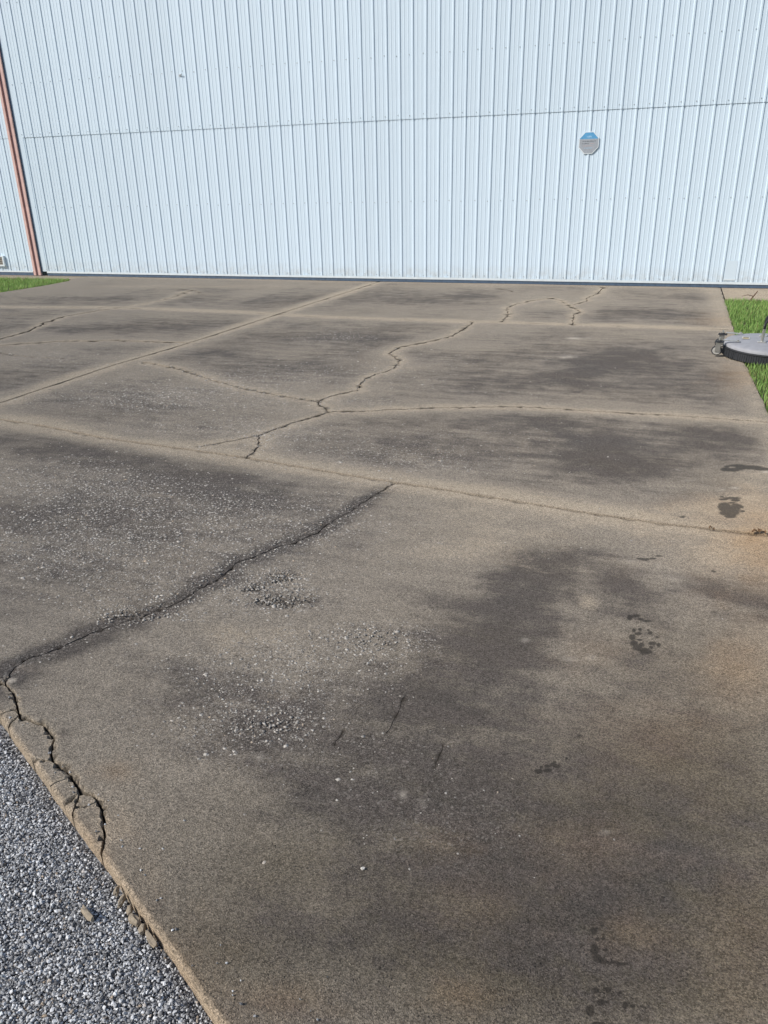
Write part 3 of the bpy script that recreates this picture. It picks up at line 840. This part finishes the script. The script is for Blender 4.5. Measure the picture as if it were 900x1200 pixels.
G = [gravel_pts(-0.2, 1.62, 0.004, 0.62, 0.0056, -0.007, 0.000), gravel_pts(-0.2, 1.62, 0.008, 0.62, 0.0064, -0.001, 0.006), gravel_pts(-0.2, 1.62, 0.03, 0.62, 0.017, 0.003, 0.008),
     gravel_pts(-2.0, -0.2, 0.01, 1.4, 0.016, -0.004, 0.004), gravel_pts(-0.2, 1.62, 0.62, 1.5, 0.016, -0.004, 0.004)]
GS = [rng.uniform(0.0022, 0.0040, len(G[0])), rng.uniform(0.0018, 0.0043, len(G[1])), rng.uniform(0.0030, 0.0060, len(G[2])), rng.uniform(0.006, 0.011, len(G[3])), rng.uniform(0.006, 0.011, len(G[4]))]
tt = rng.uniform(-0.2, 1.75, 60); ww = -np.abs(rng.normal(0, 0.10, 60)) - 0.012          # stones kicked up onto the slab
G.append(np.column_stack([e0.x + ed.x * tt + gdir.x * ww, e0.y + ed.y * tt + gdir.y * ww, np.full(60, 0.0015)])); GS.append(rng.uniform(0.0018, 0.0042, 60))
GA = np.concatenate(G); GSZ = np.concatenate(GS)
tone = np.clip(rng.beta(1.25, 1.5, len(GA)), 0, 1)
gr = stones('gravel', GA, GSZ, GRV, (0.45, 0.95), 0.24, False, tone, None, 0.7)
tag(gr, 'loose grey crushed gravel beside the broken slab edge', 'gravel', kind='stuff')
print('gravel', len(GA))

# broken concrete chunks along the slab edge, stick of concrete, pebble
def chunk(name, px, py, lx, ly, lz, rot, label, cat, group=None, mat=TAN, z0=None, pull=0.0):
    bm = bmesh.new(); bmesh.ops.create_icosphere(bm, subdivisions=1, radius=1.0)
    bmesh.ops.subdivide_edges(bm, edges=bm.edges[:], cuts=1)
    rr = random.Random(int(px * 7 + py))
    for v in bm.verts:
        v.co = Vector([math.copysign(abs(c) ** 0.75, c) for c in v.co])
        v.co *= 1 + rr.uniform(-0.22, 0.16)
        v.co = Vector((v.co.x * lx / 2, v.co.y * ly / 2, v.co.z * lz / 2))
    me = bpy.data.meshes.new(name); bm.to_mesh(me); bm.free()
    me.materials.append(mat)
    zc = (GZ + 0.006 if z0 is None else z0)
    x, y = at(px, py, zc)
    o = bpy.data.objects.new(name, me); COL.objects.link(o)
    o.location = (x + gdir.x * pull, y + gdir.y * pull, zc + lz * 0.18)
    o.rotation_euler = (rr.uniform(-.15, .15), rr.uniform(-.15, .15), rot)
    return tag(o, label, cat, group)
ra = math.atan2(ed.y, ed.x)
lab = 'small tan chip of broken concrete lying in the gap between gravel and slab edge'
for (px, py, lx, ly, rot) in [(137, 1046, .030, .013, ra - .7), (143, 1057, .037, .014, ra - .95), (152, 1068, .028, .017, ra - .5), (158, 1080, .040, .021, ra + .25), (167, 1090, .027, .017, ra - .8)]:
    chunk('concrete_chip', px, py, lx, ly, .022, rot, lab, 'concrete chip', 'concrete chips along the slab edge')
chunk('concrete_sliver', 177, 1102, .055, .016, .022, ra, 'long tan sliver of concrete split off along the slab edge', 'concrete sliver')
chunk('concrete_stick', 102, 1072, .066, .018, .02, ra + .05, 'tan stick-shaped piece lying loose out on the grey gravel', 'stick', z0=GZ + 0.012)
PEBW = plain('white_pebble', (0.62, 0.59, 0.54), 0.7, var=0.1, scale=200)
chunk('pebble', 425, 1018, .012, .0085, .007, .6, 'white pebble lying alone on the dark concrete', 'pebble', mat=PEBW, z0=0.001)

# ------------------------------------------------------------------ apron strips beside the pad
for nm, x0, x1, y0 in (('apron', 1.15, 7.0, 12.66), ('apron', -21.0, PAD_L - 0.245, 13.57)):
    nx = int((x1 - x0) / 0.15); ny = 12
    y1 = WALL_Y + 0.06
    X, Y = np.meshgrid(np.linspace(x0, x1, nx + 1), np.linspace(y0, y1, ny + 1))
    vz = np.zeros(X.size) - 0.004
    if x0 > 0: X = X + (np.array([[pad_right(q) for q in Y[:, 0]]]).T + 0.014 - x0) * (X < x0 + 0.01)
    vv = np.column_stack([X.ravel(), Y.ravel(), vz])
    ff = [(j * (nx + 1) + i, j * (nx + 1) + i + 1, (j + 1) * (nx + 1) + i + 1, (j + 1) * (nx + 1) + i) for j in range(ny) for i in range(nx)]
    b = len(vv)
    vv = np.vstack([vv, [(x0, y0, -.1), (x1, y0, -.1)]])
    front = tuple([b, b + 1] + [i for i in range(nx, -1, -1)])
    ff.append(front)
    n_ = len(vv)
    ap = mesh_obj(nm, vv, ff, CONC, None, attrs=dict(grime=np.full(n_, .05), halo=np.clip(.55 + 0.3 * (fbm(vv[:, 0] * 2, vv[:, 1] * 2, 9) - .5), 0, 1), rust=np.full(n_, .15), wet=np.zeros(n_), pale=np.zeros(n_), agg=np.zeros(n_), dirt_shade=np.zeros(n_), brown=np.zeros(n_)))
    tag(ap, kind='structure')

# ------------------------------------------------------------------ hangar wall and door
RIB = 0.2286
RIB0 = -12.112
def profile(nrib):
    """(x, outward depth) of one ribbed sheet, nrib ribs"""
    pr_ = []
    for i in range(nrib):
        c = i * RIB
        pr_ += [(c - .0225, 0), (c - .0105, .0135), (c + .0105, .0135), (c + .0215, 0)]
        for k in (-1, 1):
            m = c + RIB / 2 + k * 0.036
            pr_ += [(m - .010, 0), (m - .005, .0035), (m + .005, .0035), (m + .010, 0)]
    return pr_
def sheet(name, x, z0, z1, yoff, nrib, parent, mat):
    pr_ = [(-0.034, 0)] + profile(nrib) + [((nrib - 1) * RIB + RIB - 0.032, 0)]
    v = []; f = []
    m = len(pr_)
    for zz in (z0, z1):
        for (px, d) in pr_: v.append((x + px, WALL_Y - yoff - d, zz))
    for zz in (z0, z1):
        for (px, d) in pr_: v.append((x + px, WALL_Y - yoff - d + 0.003, zz))
    for i in range(m - 1):
        f.append((i, i + 1, m + i + 1, m + i))
        f.append((i + 1, i, 2 * m + i, 2 * m + i + 1))                 # bottom lip
        f.append((m + i, m + i + 1, 3 * m + i + 1, 3 * m + i))
        f.append((2 * m + i + 1, 2 * m + i, 3 * m + i, 3 * m + i + 1))
    f.append((0, m, 3 * m, 2 * m)); f.append((m - 1, 3 * m - 1, 4 * m - 1, 2 * m - 1))
    return mesh_obj(name, v, f, mat, parent)
SEAM = 2.692; TOP = 6.4; FOOT = 0.085
def screws(parent, xs, zs, yoff):
    mb = MB()
    for x in xs:
        for zz, dy in zs:
            jx = random.gauss(0, .006); jz = random.gauss(0, .007)
            mb.lathe([(0.0, -.008), (.0065, -.008), (.0065, -.003), (.0095, -.002), (.0095, .002)], 6, x - 0.048 + jx, WALL_Y - yoff - dy, zz + jz, axis='y')
    o = mb.build('screw_heads', SCREW, parent)
    tag(o, kind='stuff')
door = empty('hangar_door', (0, 0, 0))
tag(door, 'tall pale blue-white ribbed metal hangar door beside the red post', 'hangar door')
DOOR_L = RIB0 - RIB
nsh = 20
for k in range(nsh):
    x = DOOR_L + k * 4 * RIB
    sheet('lower_sheet', x, FOOT, SEAM + 0.05, 0.0 + 0.0012 * (k % 2), 4, door, SIDING)
    sheet('upper_sheet', x, SEAM, TOP, 0.0095 + 0.0012 * (k % 2), 4, door, SIDING)
xs = [DOOR_L + i * RIB for i in range(nsh * 4)]
DOOR_R = xs[-1] + RIB
screws(door, xs, [(0.125, 0.0012), (1.38, 0.0012), (SEAM + 0.055, 0.0107), (3.65, 0.0107), (5.0, .0107)], 0.0)
# foot trim, bottom rail
mb = MB(); mb.box(DOOR_L - 0.03, DOOR_R, WALL_Y - 0.026, WALL_Y - 0.0185, 0.058, 0.092)
mb.box(DOOR_L - 0.03, DOOR_R, WALL_Y - 0.026, WALL_Y + 0.03, 0.0545, 0.0575)
mb.build('foot_trim', TRIM, door)
mb = MB(); mb.box(DOOR_L - 0.03, DOOR_R, WALL_Y - 0.015, WALL_Y + 0.06, 0.002, 0.054)
mb.build('bottom_rail', SEAL, door)
mb = MB(); mb.box(DOOR_L - 0.03, DOOR_R, WALL_Y + 0.012, WALL_Y + 0.10, 0.08, TOP)
mb.build('door_frame', TRIM, door)
mb = MB(); mb.box(-12.504, DOOR_L - 0.034, WALL_Y - 0.006, WALL_Y + 0.008, FOOT, TOP); mb.build('edge_trim', SIDING, door)
# riveted repair plate
mb = MB(); mb.box(1.174, 1.351, WALL_Y - 0.0075, WALL_Y - 0.0058, 0.112, 0.425)
pl = mb.build('repair_plate', plain('plate_paint', (0.63, 0.735, 0.82), 0.5, var=0.03, scale=6), door)
mb = MB(); mb.box(1.176, 1.349, WALL_Y - 0.0105, WALL_Y - 0.0078, 0.113, 0.140); mb.build('plate_lip', TRIM, pl)
# scuffed latch stub high on the door
mb = MB(); mb.tube([(-8.575, WALL_Y + 0.0, 3.585), (-8.57, WALL_Y - 0.03, 3.59), (-8.51, WALL_Y - 0.045, 3.605)], 0.008, 8)
mb.box(-8.60, -8.545, WALL_Y - 0.014, WALL_Y - 0.007, 3.565, 3.61)
mb.build('latch_stub', SCREW, door)

# red post
POST = -12.617
post = empty('steel_post', (POST, WALL_Y - 0.02, 0))
tag(post, 'faded red steel channel post between the hangar door and the side wall', 'post')
for s in (-1, 1):
    mb = MB(); mb.bbox(min(s * .034, s * .094), max(s * .034, s * .094), -.030, .02, 0.006, TOP, .004)
    mb.build('flange', REDST, post)
mb = MB(); mb.box(-.0335, .0335, .000, .018, 0.006, TOP); mb.build('web', REDSHADE, post)
mb = MB(); mb.box(.0965, .112, -.004, .02, 0.06, TOP); mb.build('side_gap_strip', SEAL, post)  # dark strip along the flange edge, in the rail colour
mb = MB(); mb.box(-.106, -.0945, -.004, .02, 0.06, TOP); mb.build('side_gap_strip', SEAL, post)

side = empty('side_wall', (0, 0, 0))
tag(side, 'pale ribbed metal wall with a small vent on the grass side of the red post', 'wall')
SX1 = POST - 0.13
for k in range(9):
    x = SX1 - 0.155 - (k * 4 + 3) * RIB
    sheet('lower_sheet', x, FOOT, SEAM + 0.05, -0.004 + 0.0012 * (k % 2), 4, side, SIDING)
    sheet('upper_sheet', x, SEAM, TOP, 0.0025 + 0.0012 * (k % 2), 4, side, SIDING)
screws(side, [SX1 - 0.155 - i * RIB for i in range(36)], [(0.17, -.004), (1.38, -.004), (SEAM + 0.055, .0037), (3.65, .0037)], 0.0)
mb = MB(); mb.box(SX1 - 8.4, SX1, WALL_Y - 0.015, WALL_Y + 0.06, -0.002, 0.062); mb.build('bottom_rail', SEAL, side)
mb = MB(); mb.box(SX1 - 8.4, SX1, WALL_Y - 0.024, WALL_Y - 0.017, 0.063, 0.092); mb.build('foot_trim', TRIM, side)
mb = MB(); mb.box(SX1 - 8.4, SX1, WALL_Y + 0.015, WALL_Y + 0.10, 0.11, TOP); mb.build('wall_frame', TRIM, side)
mb = MB()
VX0, VX1, VZ0, VZ1 = -13.86, -13.49, 0.215, 0.375
for b_ in ((VX0, VX1, VZ1, VZ1 + .028), (VX0, VX1, VZ0 - .03, VZ0), (VX0 - .03, VX0, VZ0 - .03, VZ1 + .028), (VX1, VX1 + .034, VZ0 - .03, VZ1 + .028)):
    mb.box(b_[0], b_[1], WALL_Y - .05, WALL_Y + .01, b_[2], b_[3])
vent = mb.build('vent', TRIM, side)
VB = plain('vent_louvre', (0.21, 0.19, 0.16), 0.7)
for i in range(4):
    mb = MB(); z0 = VZ0 + i * 0.04
    mb.add([(VX0, WALL_Y - .038, z0), (VX1, WALL_Y - .038, z0), (VX1, WALL_Y - .012, z0 + .04), (VX0, WALL_Y - .012, z0 + .04), (VX0, WALL_Y - .035, z0), (VX1, WALL_Y - .035, z0), (VX1, WALL_Y - .009, z0 + .04), (VX0, WALL_Y - .009, z0 + .04)], [(0, 1, 2, 3), (4, 7, 6, 5), (0, 4, 5, 1), (1, 5, 6, 2), (2, 6, 7, 3), (3, 7, 4, 0)])
    mb.build('louvre', VB, vent)

# octagonal security sign
sg = empty('security_sign', (-1.147, WALL_Y - 0.0195, 2.225))
tag(sg, 'small faded octagonal security sign, blue top over grey, fixed on the hangar door', 'sign')
def octa(r, y0, y1, zcut=None, zlo=None):
    p = [(r * math.cos(math.radians(22.5 + 45 * i)) / math.cos(math.radians(22.5)), 1.03 * r * math.sin(math.radians(22.5 + 45 * i)) / math.cos(math.radians(22.5))) for i in range(8)]
    def clip(p, c, keep_hi):
        o = []
        for i in range(len(p)):
            a_, b_ = p[i], p[(i + 1) % len(p)]
            ia = (a_[1] >= c) == keep_hi; ib = (b_[1] >= c) == keep_hi
            if ia: o.append(a_)
            if ia != ib:
                t_ = (c - a_[1]) / (b_[1] - a_[1]); o.append((a_[0] + (b_[0] - a_[0]) * t_, c))
        return o
    if zcut is not None: p = clip(p, zcut, True)
    if zlo is not None: p = clip(p, zlo, False)
    n = len(p)
    m_ = MB(); m_.add([(x, y0, zz) for x, zz in p] + [(x, y1, zz) for x, zz in p], [tuple(range(n)), tuple(range(2 * n - 1, n - 1, -1))] + [(i, n + i, n + (i + 1) % n, (i + 1) % n) for i in range(n)])
    return m_
octa(.158, 0, .003).build('board', plain('sign_white', (0.74, 0.80, 0.83), 0.4, var=.05), sg)
blue = octa(.146, -.0015, -.0003, zcut=.056).build('blue_panel', plain('faded_blue', (0.11, 0.36, 0.63), 0.5, var=.15, scale=40), sg)
octa(.146, -.0015, -.0003, zlo=.053).build('grey_panel', plain('faded_grey', (0.36, 0.39, 0.43), 0.5, var=.15, scale=40), sg)
pm = plain('sign_print', (0.13, 0.135, 0.15), 0.6, var=.2, scale=60); pmr = plain('sign_print_red', (0.50, 0.38, 0.38), 0.6); pmb = plain('sign_print_light', (0.36, 0.58, 0.76), 0.6)
for zz, hh, x0, x1, mt in ((.022, .014, -.10, .11, pm), (-.012, .011, -.105, .0, pm), (-.012, .010, .02, .09, pmr), (-.045, .010, -.09, .06, pmr), (-.078, .009, -.06, .05, pmb), (.088, .03, -.035, .035, pmb)):
    x = x0
    mb = MB()
    while x < x1:
        wd = random.uniform(.007, .016)
        mb.box(x, x + wd, -.0027, -.0018, zz - hh * random.uniform(.35, .5), zz + hh * random.uniform(.35, .5)); x += wd + random.uniform(.003, .008)
    mb.build('print_line', mt, sg)

# ------------------------------------------------------------------ grass
def grass_material():
    m = NT('turf_blades')
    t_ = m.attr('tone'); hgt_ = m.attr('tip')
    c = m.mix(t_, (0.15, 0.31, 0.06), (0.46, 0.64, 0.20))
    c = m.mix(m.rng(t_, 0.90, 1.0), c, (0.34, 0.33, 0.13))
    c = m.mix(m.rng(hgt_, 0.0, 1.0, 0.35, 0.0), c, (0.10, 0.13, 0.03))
    b = m.b
    b.inputs['Transmission Weight'].default_value = 0.0
    tr = m.n('ShaderNodeBsdfTranslucent'); m.t.links.new(c, tr.inputs['Color'])
    mx = m.n('ShaderNodeMixShader'); mx.inputs[0].default_value = 0.3
    m.out(c, 0.55, spec=0.35)
    outn = [n for n in m.t.nodes if n.type == 'OUTPUT_MATERIAL'][0]
    m.t.links.new(b.outputs[0], mx.inputs[1]); m.t.links.new(tr.outputs[0], mx.inputs[2]); m.t.links.new(mx.outputs[0], outn.inputs['Surface'])
    return m.m
GRASS = grass_material()
def lawn(P, z0, hgt, wid):
    n = len(P)
    ang = rng.random(n) * 6.283; lean = rng.uniform(0.1, 0.75, n); h = hgt * rng.uniform(0.5, 1.15, n); wd = wid * rng.uniform(.6, 1.2, n)
    dx, dy = np.cos(ang), np.sin(ang)
    sx, sy = -dy, dx
    V = np.zeros((n, 5, 3))
    for k, (u, ww) in enumerate(((0, 1), (0, -1), (.55, .8), (.55, -.8), (1, 0))):
        off = lean * h * u ** 1.8
        V[:, k, 0] = P[:, 0] + dx * off + sx * wd * ww * .5
        V[:, k, 1] = P[:, 1] + dy * off + sy * wd * ww * .5
        V[:, k, 2] = z0 + h * (u - .25 * lean * u * u)
    b = (np.arange(n) * 5)[:, None]
    tris = np.concatenate([b + [0, 1, 3], b + [0, 3, 2], b + [2, 3, 4]], 1).reshape(-1, 3)
    tn = np.clip(rng.random(n) * .7 + .6 * (fbm(P[:, 0] * 1.3, P[:, 1] * 1.3, 4, 4) - .35), 0, .9)
    tn = np.where(rng.random(n) < .08, 1.0, tn)
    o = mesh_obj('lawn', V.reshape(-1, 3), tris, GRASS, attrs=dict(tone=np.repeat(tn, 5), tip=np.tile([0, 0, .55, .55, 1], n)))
    return o
def scatter(n, x0, x1, y0, y1): return np.stack([rng.uniform(x0, x1, n), rng.uniform(y0, y1, n)], 1)
SCX, SCY = 0.0, 0.0
scx, scy = at(903, 400.5, 0.15)
P1 = np.concatenate([scatter(34000, 0.94, 2.5, 4.6, 12.63), scatter(16000, 2.5, 6.5, 3.5, 12.63), scatter(16000, 0.94, 3.2, -1.2, 4.6)])
P1 = P1[np.hypot(P1[:, 0] - scx, P1[:, 1] - scy) > 0.40]
P1 = P1[P1[:, 0] > 0.968 + np.maximum(0, P1[:, 1] - 8.1) * .03 + .008 - .03 * rng.random(len(P1)) ** 4]
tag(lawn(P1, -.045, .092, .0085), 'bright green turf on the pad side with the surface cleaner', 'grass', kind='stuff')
P2 = scatter(52000, -17.0, PAD_L - .02, 7.5, 13.54)
P2 = P2[P2[:, 0] < PAD_L - .02 - np.clip((P2[:, 1] - 12.9) * .33, 0, .3)]
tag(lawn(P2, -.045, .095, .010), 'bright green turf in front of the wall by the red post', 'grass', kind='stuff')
for x0, x1, y0, y1 in ((0.93, 12, -2, 12.65), (-30, PAD_L + .05, 2, 13.56)):
    mb = MB(); mb.add([(x0, y0, -.03), (x1, y0, -.03), (x1, y1, -.03), (x0, y1, -.03)], [(0, 1, 2, 3)])
    tag(mb.build('lawn_soil', SOIL), kind='structure')

# dry twig and leaf bits
TW = plain('dry_stalk', (0.14, 0.09, 0.06), 0.9, var=.3, scale=40)
tx, ty = at(882, 351)
mb = MB(); mb.tube([(tx - .03, ty, -.02), (tx, ty - .02, .05), (tx + .03, ty - .01, .09), (tx + .05, ty, .125)], [.012, .010, .009, .006], 7)
mb.tube([(tx, ty - .02, .05), (tx - .08, ty - .03, .07), (tx - .16, ty - .03, .05)], [.006, .005, .003], 6)
tag(mb.build('dry_weed', TW), 'brown dry weed stalk standing where turf meets the apron', 'weed')
LF = plain('dead_leaf', (0.15, 0.085, 0.04), 0.85, var=.3, scale=50)
def leaf(px, py, L, rot):
    mb = MB(); n = 7
    v = []
    for i in range(n):
        u = i / (n - 1); wv = L * .32 * math.sin(math.pi * (u * .92 + .04)); zc = .004 + .010 * math.sin(u * 3) ** 2
        v += [(L * (u - .5), -wv, zc + .005), (L * (u - .5), 0, zc), (L * (u - .5), wv, zc + .006)]
    f = []
    for i in range(n - 1):
        for k in range(2): f.append((i * 3 + k, i * 3 + 3 + k, i * 3 + 4 + k, i * 3 + 1 + k))
    v2 = [(a_, b_, c_ + .0012) for a_, b_, c_ in v]
    m_ = len(v); mb.add(v + v2, [tuple(reversed(q)) for q in f] + [tuple(i + m_ for i in q) for q in f])
    o = mb.build('dry_leaf', LF)
    x, y = at(px, py); o.location = (x, y, .002); o.rotation_euler = (0, 0, rot)
    return tag(o, 'brown curled dry leaf lying along the saw joint', 'leaf', 'dry leaves on the joint')
for a_ in ((884, 625.3, .030, .3), (890, 624.5, .034, 1.2), (895, 626.5, .024, 2.2), (832, 621, .018, .5), (836, 622.5, .014, 1.7)): leaf(*a_)

# ------------------------------------------------------------------ surface cleaner
sc = empty('surface_cleaner', (scx, scy, 0.0))
tag(sc, 'round grey pressure-washer surface cleaner with casters resting half on the turf', 'surface cleaner')
RD = 0.44
tilt = Matrix.Rotation(math.radians(3.0), 4, 'X')
# heading of the casters: towards the left of the photograph
hd = math.atan2(scx, -scy)
def rotz(v, a): return (v[0] * math.cos(a) - v[1] * math.sin(a), v[0] * math.sin(a) + v[1] * math.cos(a), v[2])
def spin(mb, a):
    mb.v = [rotz(q, a) for q in mb.v]; return mb
mb = MB(); mb.lathe([(0.0, .176), (.10, .176), (.22, .172), (.33, .163), (.40, .152), (.427, .144), (.438, .132), (.440, .108), (.432, .106), (.428, .120), (.41, .135), (.2, .158), (0.0, .160)], 72)
deck = mb.build('deck', DECK, sc, angle=math.radians(40))
mb = MB(); mb.lathe([(.426, .107), (.442, .104), (.447, .09), (.440, .086), (.430, .09)], 72, closed=True); mb.build('rim_band', RUBBER, sc, smooth=True)
# brush skirt: 120 bristle bundles
mb = MB()
for i in range(120):
    a0 = 2 * math.pi * i / 120; a1 = a0 + 2 * math.pi / 120 * .86
    rj = random.uniform(-.004, .004); zb = random.uniform(.002, .010)
    v = []
    for r_, zz in ((.424, .100), (.440, .100), (.430 + rj, zb), (.447 + rj, zb)):
        for a_ in (a0, a1): v.append((r_ * math.cos(a_), r_ * math.sin(a_), zz))
    mb.add(v, [(0, 1, 5, 4), (2, 6, 7, 3), (0, 4, 6, 2), (1, 3, 7, 5), (4, 5, 7, 6), (0, 2, 3, 1)])
mb.build('brush_skirt', RUBBER, sc)
WHL = plain('grey_wheel', (0.42, 0.41, 0.38), 0.6, var=.15)
for s in (-1, 1):
    oy = s * 0.185
    # strap bolted on the deck
    mb = MB(); mb.bbox(.28, .44, oy - .014, oy + .014, .172, .180, .002); spin(mb, hd).build('strap', ALU, sc)
    mb = MB(); mb.lathe([(0, .012), (.011, .012), (.011, 0), (0, 0)], 6, .30, oy, .180); spin(mb, hd).build('bolt', ALU, sc)
    ct = MB(); ct.bbox(.428, .515, oy - .034, oy + .034, .150, .160, .003); ct.lathe([(0, .172), (.016, .172), (.02, .160), (0, .16)], 16, .472, oy, 0)
    caster = spin(ct, hd).build('caster', RUBBER, sc)
    mb = MB(); mb.lathe([(0, .030), (.008, .030), (.010, .0), (0, 0)], 8, .472, oy, .172); spin(mb, hd).build('stem_bolt', ALU, caster)
    mb = MB()
    for k in (-1, 1): mb.bbox(.452, .502, oy + k * .026 - .003, oy + k * .026 + .003, .045, .150, .002)
    mb.bbox(.450, .504, oy - .029, oy + .029, .132, .149, .003)
    spin(mb, hd).build('fork', ALU, caster)
    mb = MB(); mb.lathe([(.030, -.018), (.046, -.018), (.052, -.010), (.052, .010), (.046, .018), (.030, .018)], 28, .485, oy, .055, axis='y', closed=True); spin(mb, hd).build('tyre', RUBBER if s < 0 else RUBBER, caster, smooth=True)
    mb = MB(); mb.lathe([(0, -.019), (.041, -.019), (.041, .019), (0, .019)], 24, .485, oy, .055, axis='y'); spin(mb, hd).build('wheel_hub', WHL, caster, angle=.6)
# rear caster, away from the picture
ct = MB(); ct.bbox(-.55, -.42, -.034, .034, .150, .160, .003); cas = spin(ct, hd).build('caster', RUBBER, sc)
mb = MB(); mb.lathe([(0, -.018), (.046, -.018), (.052, -.010), (.052, .010), (.046, .018), (0, .018)], 28, -.52, 0, .055, axis='y'); spin(mb, hd).build('wheel_hub', WHL, cas)
mb = MB()
for k in (-1, 1): mb.bbox(-.545, -.50, k * .026 - .003, k * .026 + .003, .045, .150, .002)
spin(mb, hd).build('fork', ALU, cas)
# warning label
mb = MB(); mb.box(.20, .275, -.05, .05, .1755, .1775); lb = spin(mb, hd).build('label_plate', plain('label_grey', (0.50, 0.48, 0.42), 0.5), sc)
for (y0, y1, c) in ((.012, .042, (0.50, 0.38, 0.14)), (-.01, .006, (0.12, 0.11, 0.09)), (-.042, -.016, (0.33, 0.32, 0.30))):
    mb = MB(); mb.box(.212, .262, y0, y1, .1778, .1788); spin(mb, hd).build('label_block', plain('label_ink', c, 0.5), lb)
# yoke brackets and hoses of the handle
for s in (-1, 1):
    oy = s * .145
    mb = MB(); mb.bbox(.045, .12, oy - .02, oy + .02, .172, .186, .003); mb.bbox(.068, .096, oy - .008, oy + .008, .18, .30, .003)
    mb.tube([(.082, oy, .18), (.082, oy, .34)], [.014, .011], 12)
    br_ = spin(mb, hd).build('handle_bracket', ALU, sc)
    mb = MB()
    pts_ = [(.082, oy, .32), (.078, oy, .38), (.055, oy * .98, .43), (.0, oy * .94, .475), (-.11, oy * .9, .52), (-.25, oy * .8, .60), (-.5, oy * .6, .75), (-.8, oy * .35, .95)]
    mb.tube(pts_, .0125, 10); spin(mb, hd).build('handle_tube', RUBBER, sc, smooth=True)
mb = MB(); mb.tube([(-.8, -.05, .95), (-.8, .05, .95)], .016, 10); mb.tube([(-.8, 0, .95), (-1.0, 0, 1.08)], .014, 10); mb.tube([(-1.0, -.25, 1.08), (-1.0, .25, 1.08)], .016, 10); spin(mb, hd).build('handlebar', RUBBER, sc)
mb = MB(); mb.lathe([(0, .24), (.022, .24), (.028, .20), (.045, .19), (.045, .17)], 20, -.06, 0, 0); mb.tube([(-.06, 0, .23), (-.10, 0, .26), (-.2, 0, .30), (-.8, 0, .93)], .011, 8); spin(mb, hd).build('swivel', ALU, sc, smooth=True)
mb = MB(); mb.bbox(-.012, .012, -.455, -.446, .02, .05, .003); spin(mb, math.radians(2)).build('skirt_clip', TRIM, sc)
sc.rotation_euler = (math.radians(2.6) * CR.x, math.radians(2.6) * CR.y, 0)
sc.location.z = 0.016; sc.scale = (0.96, 0.96, 0.88)
print('done')
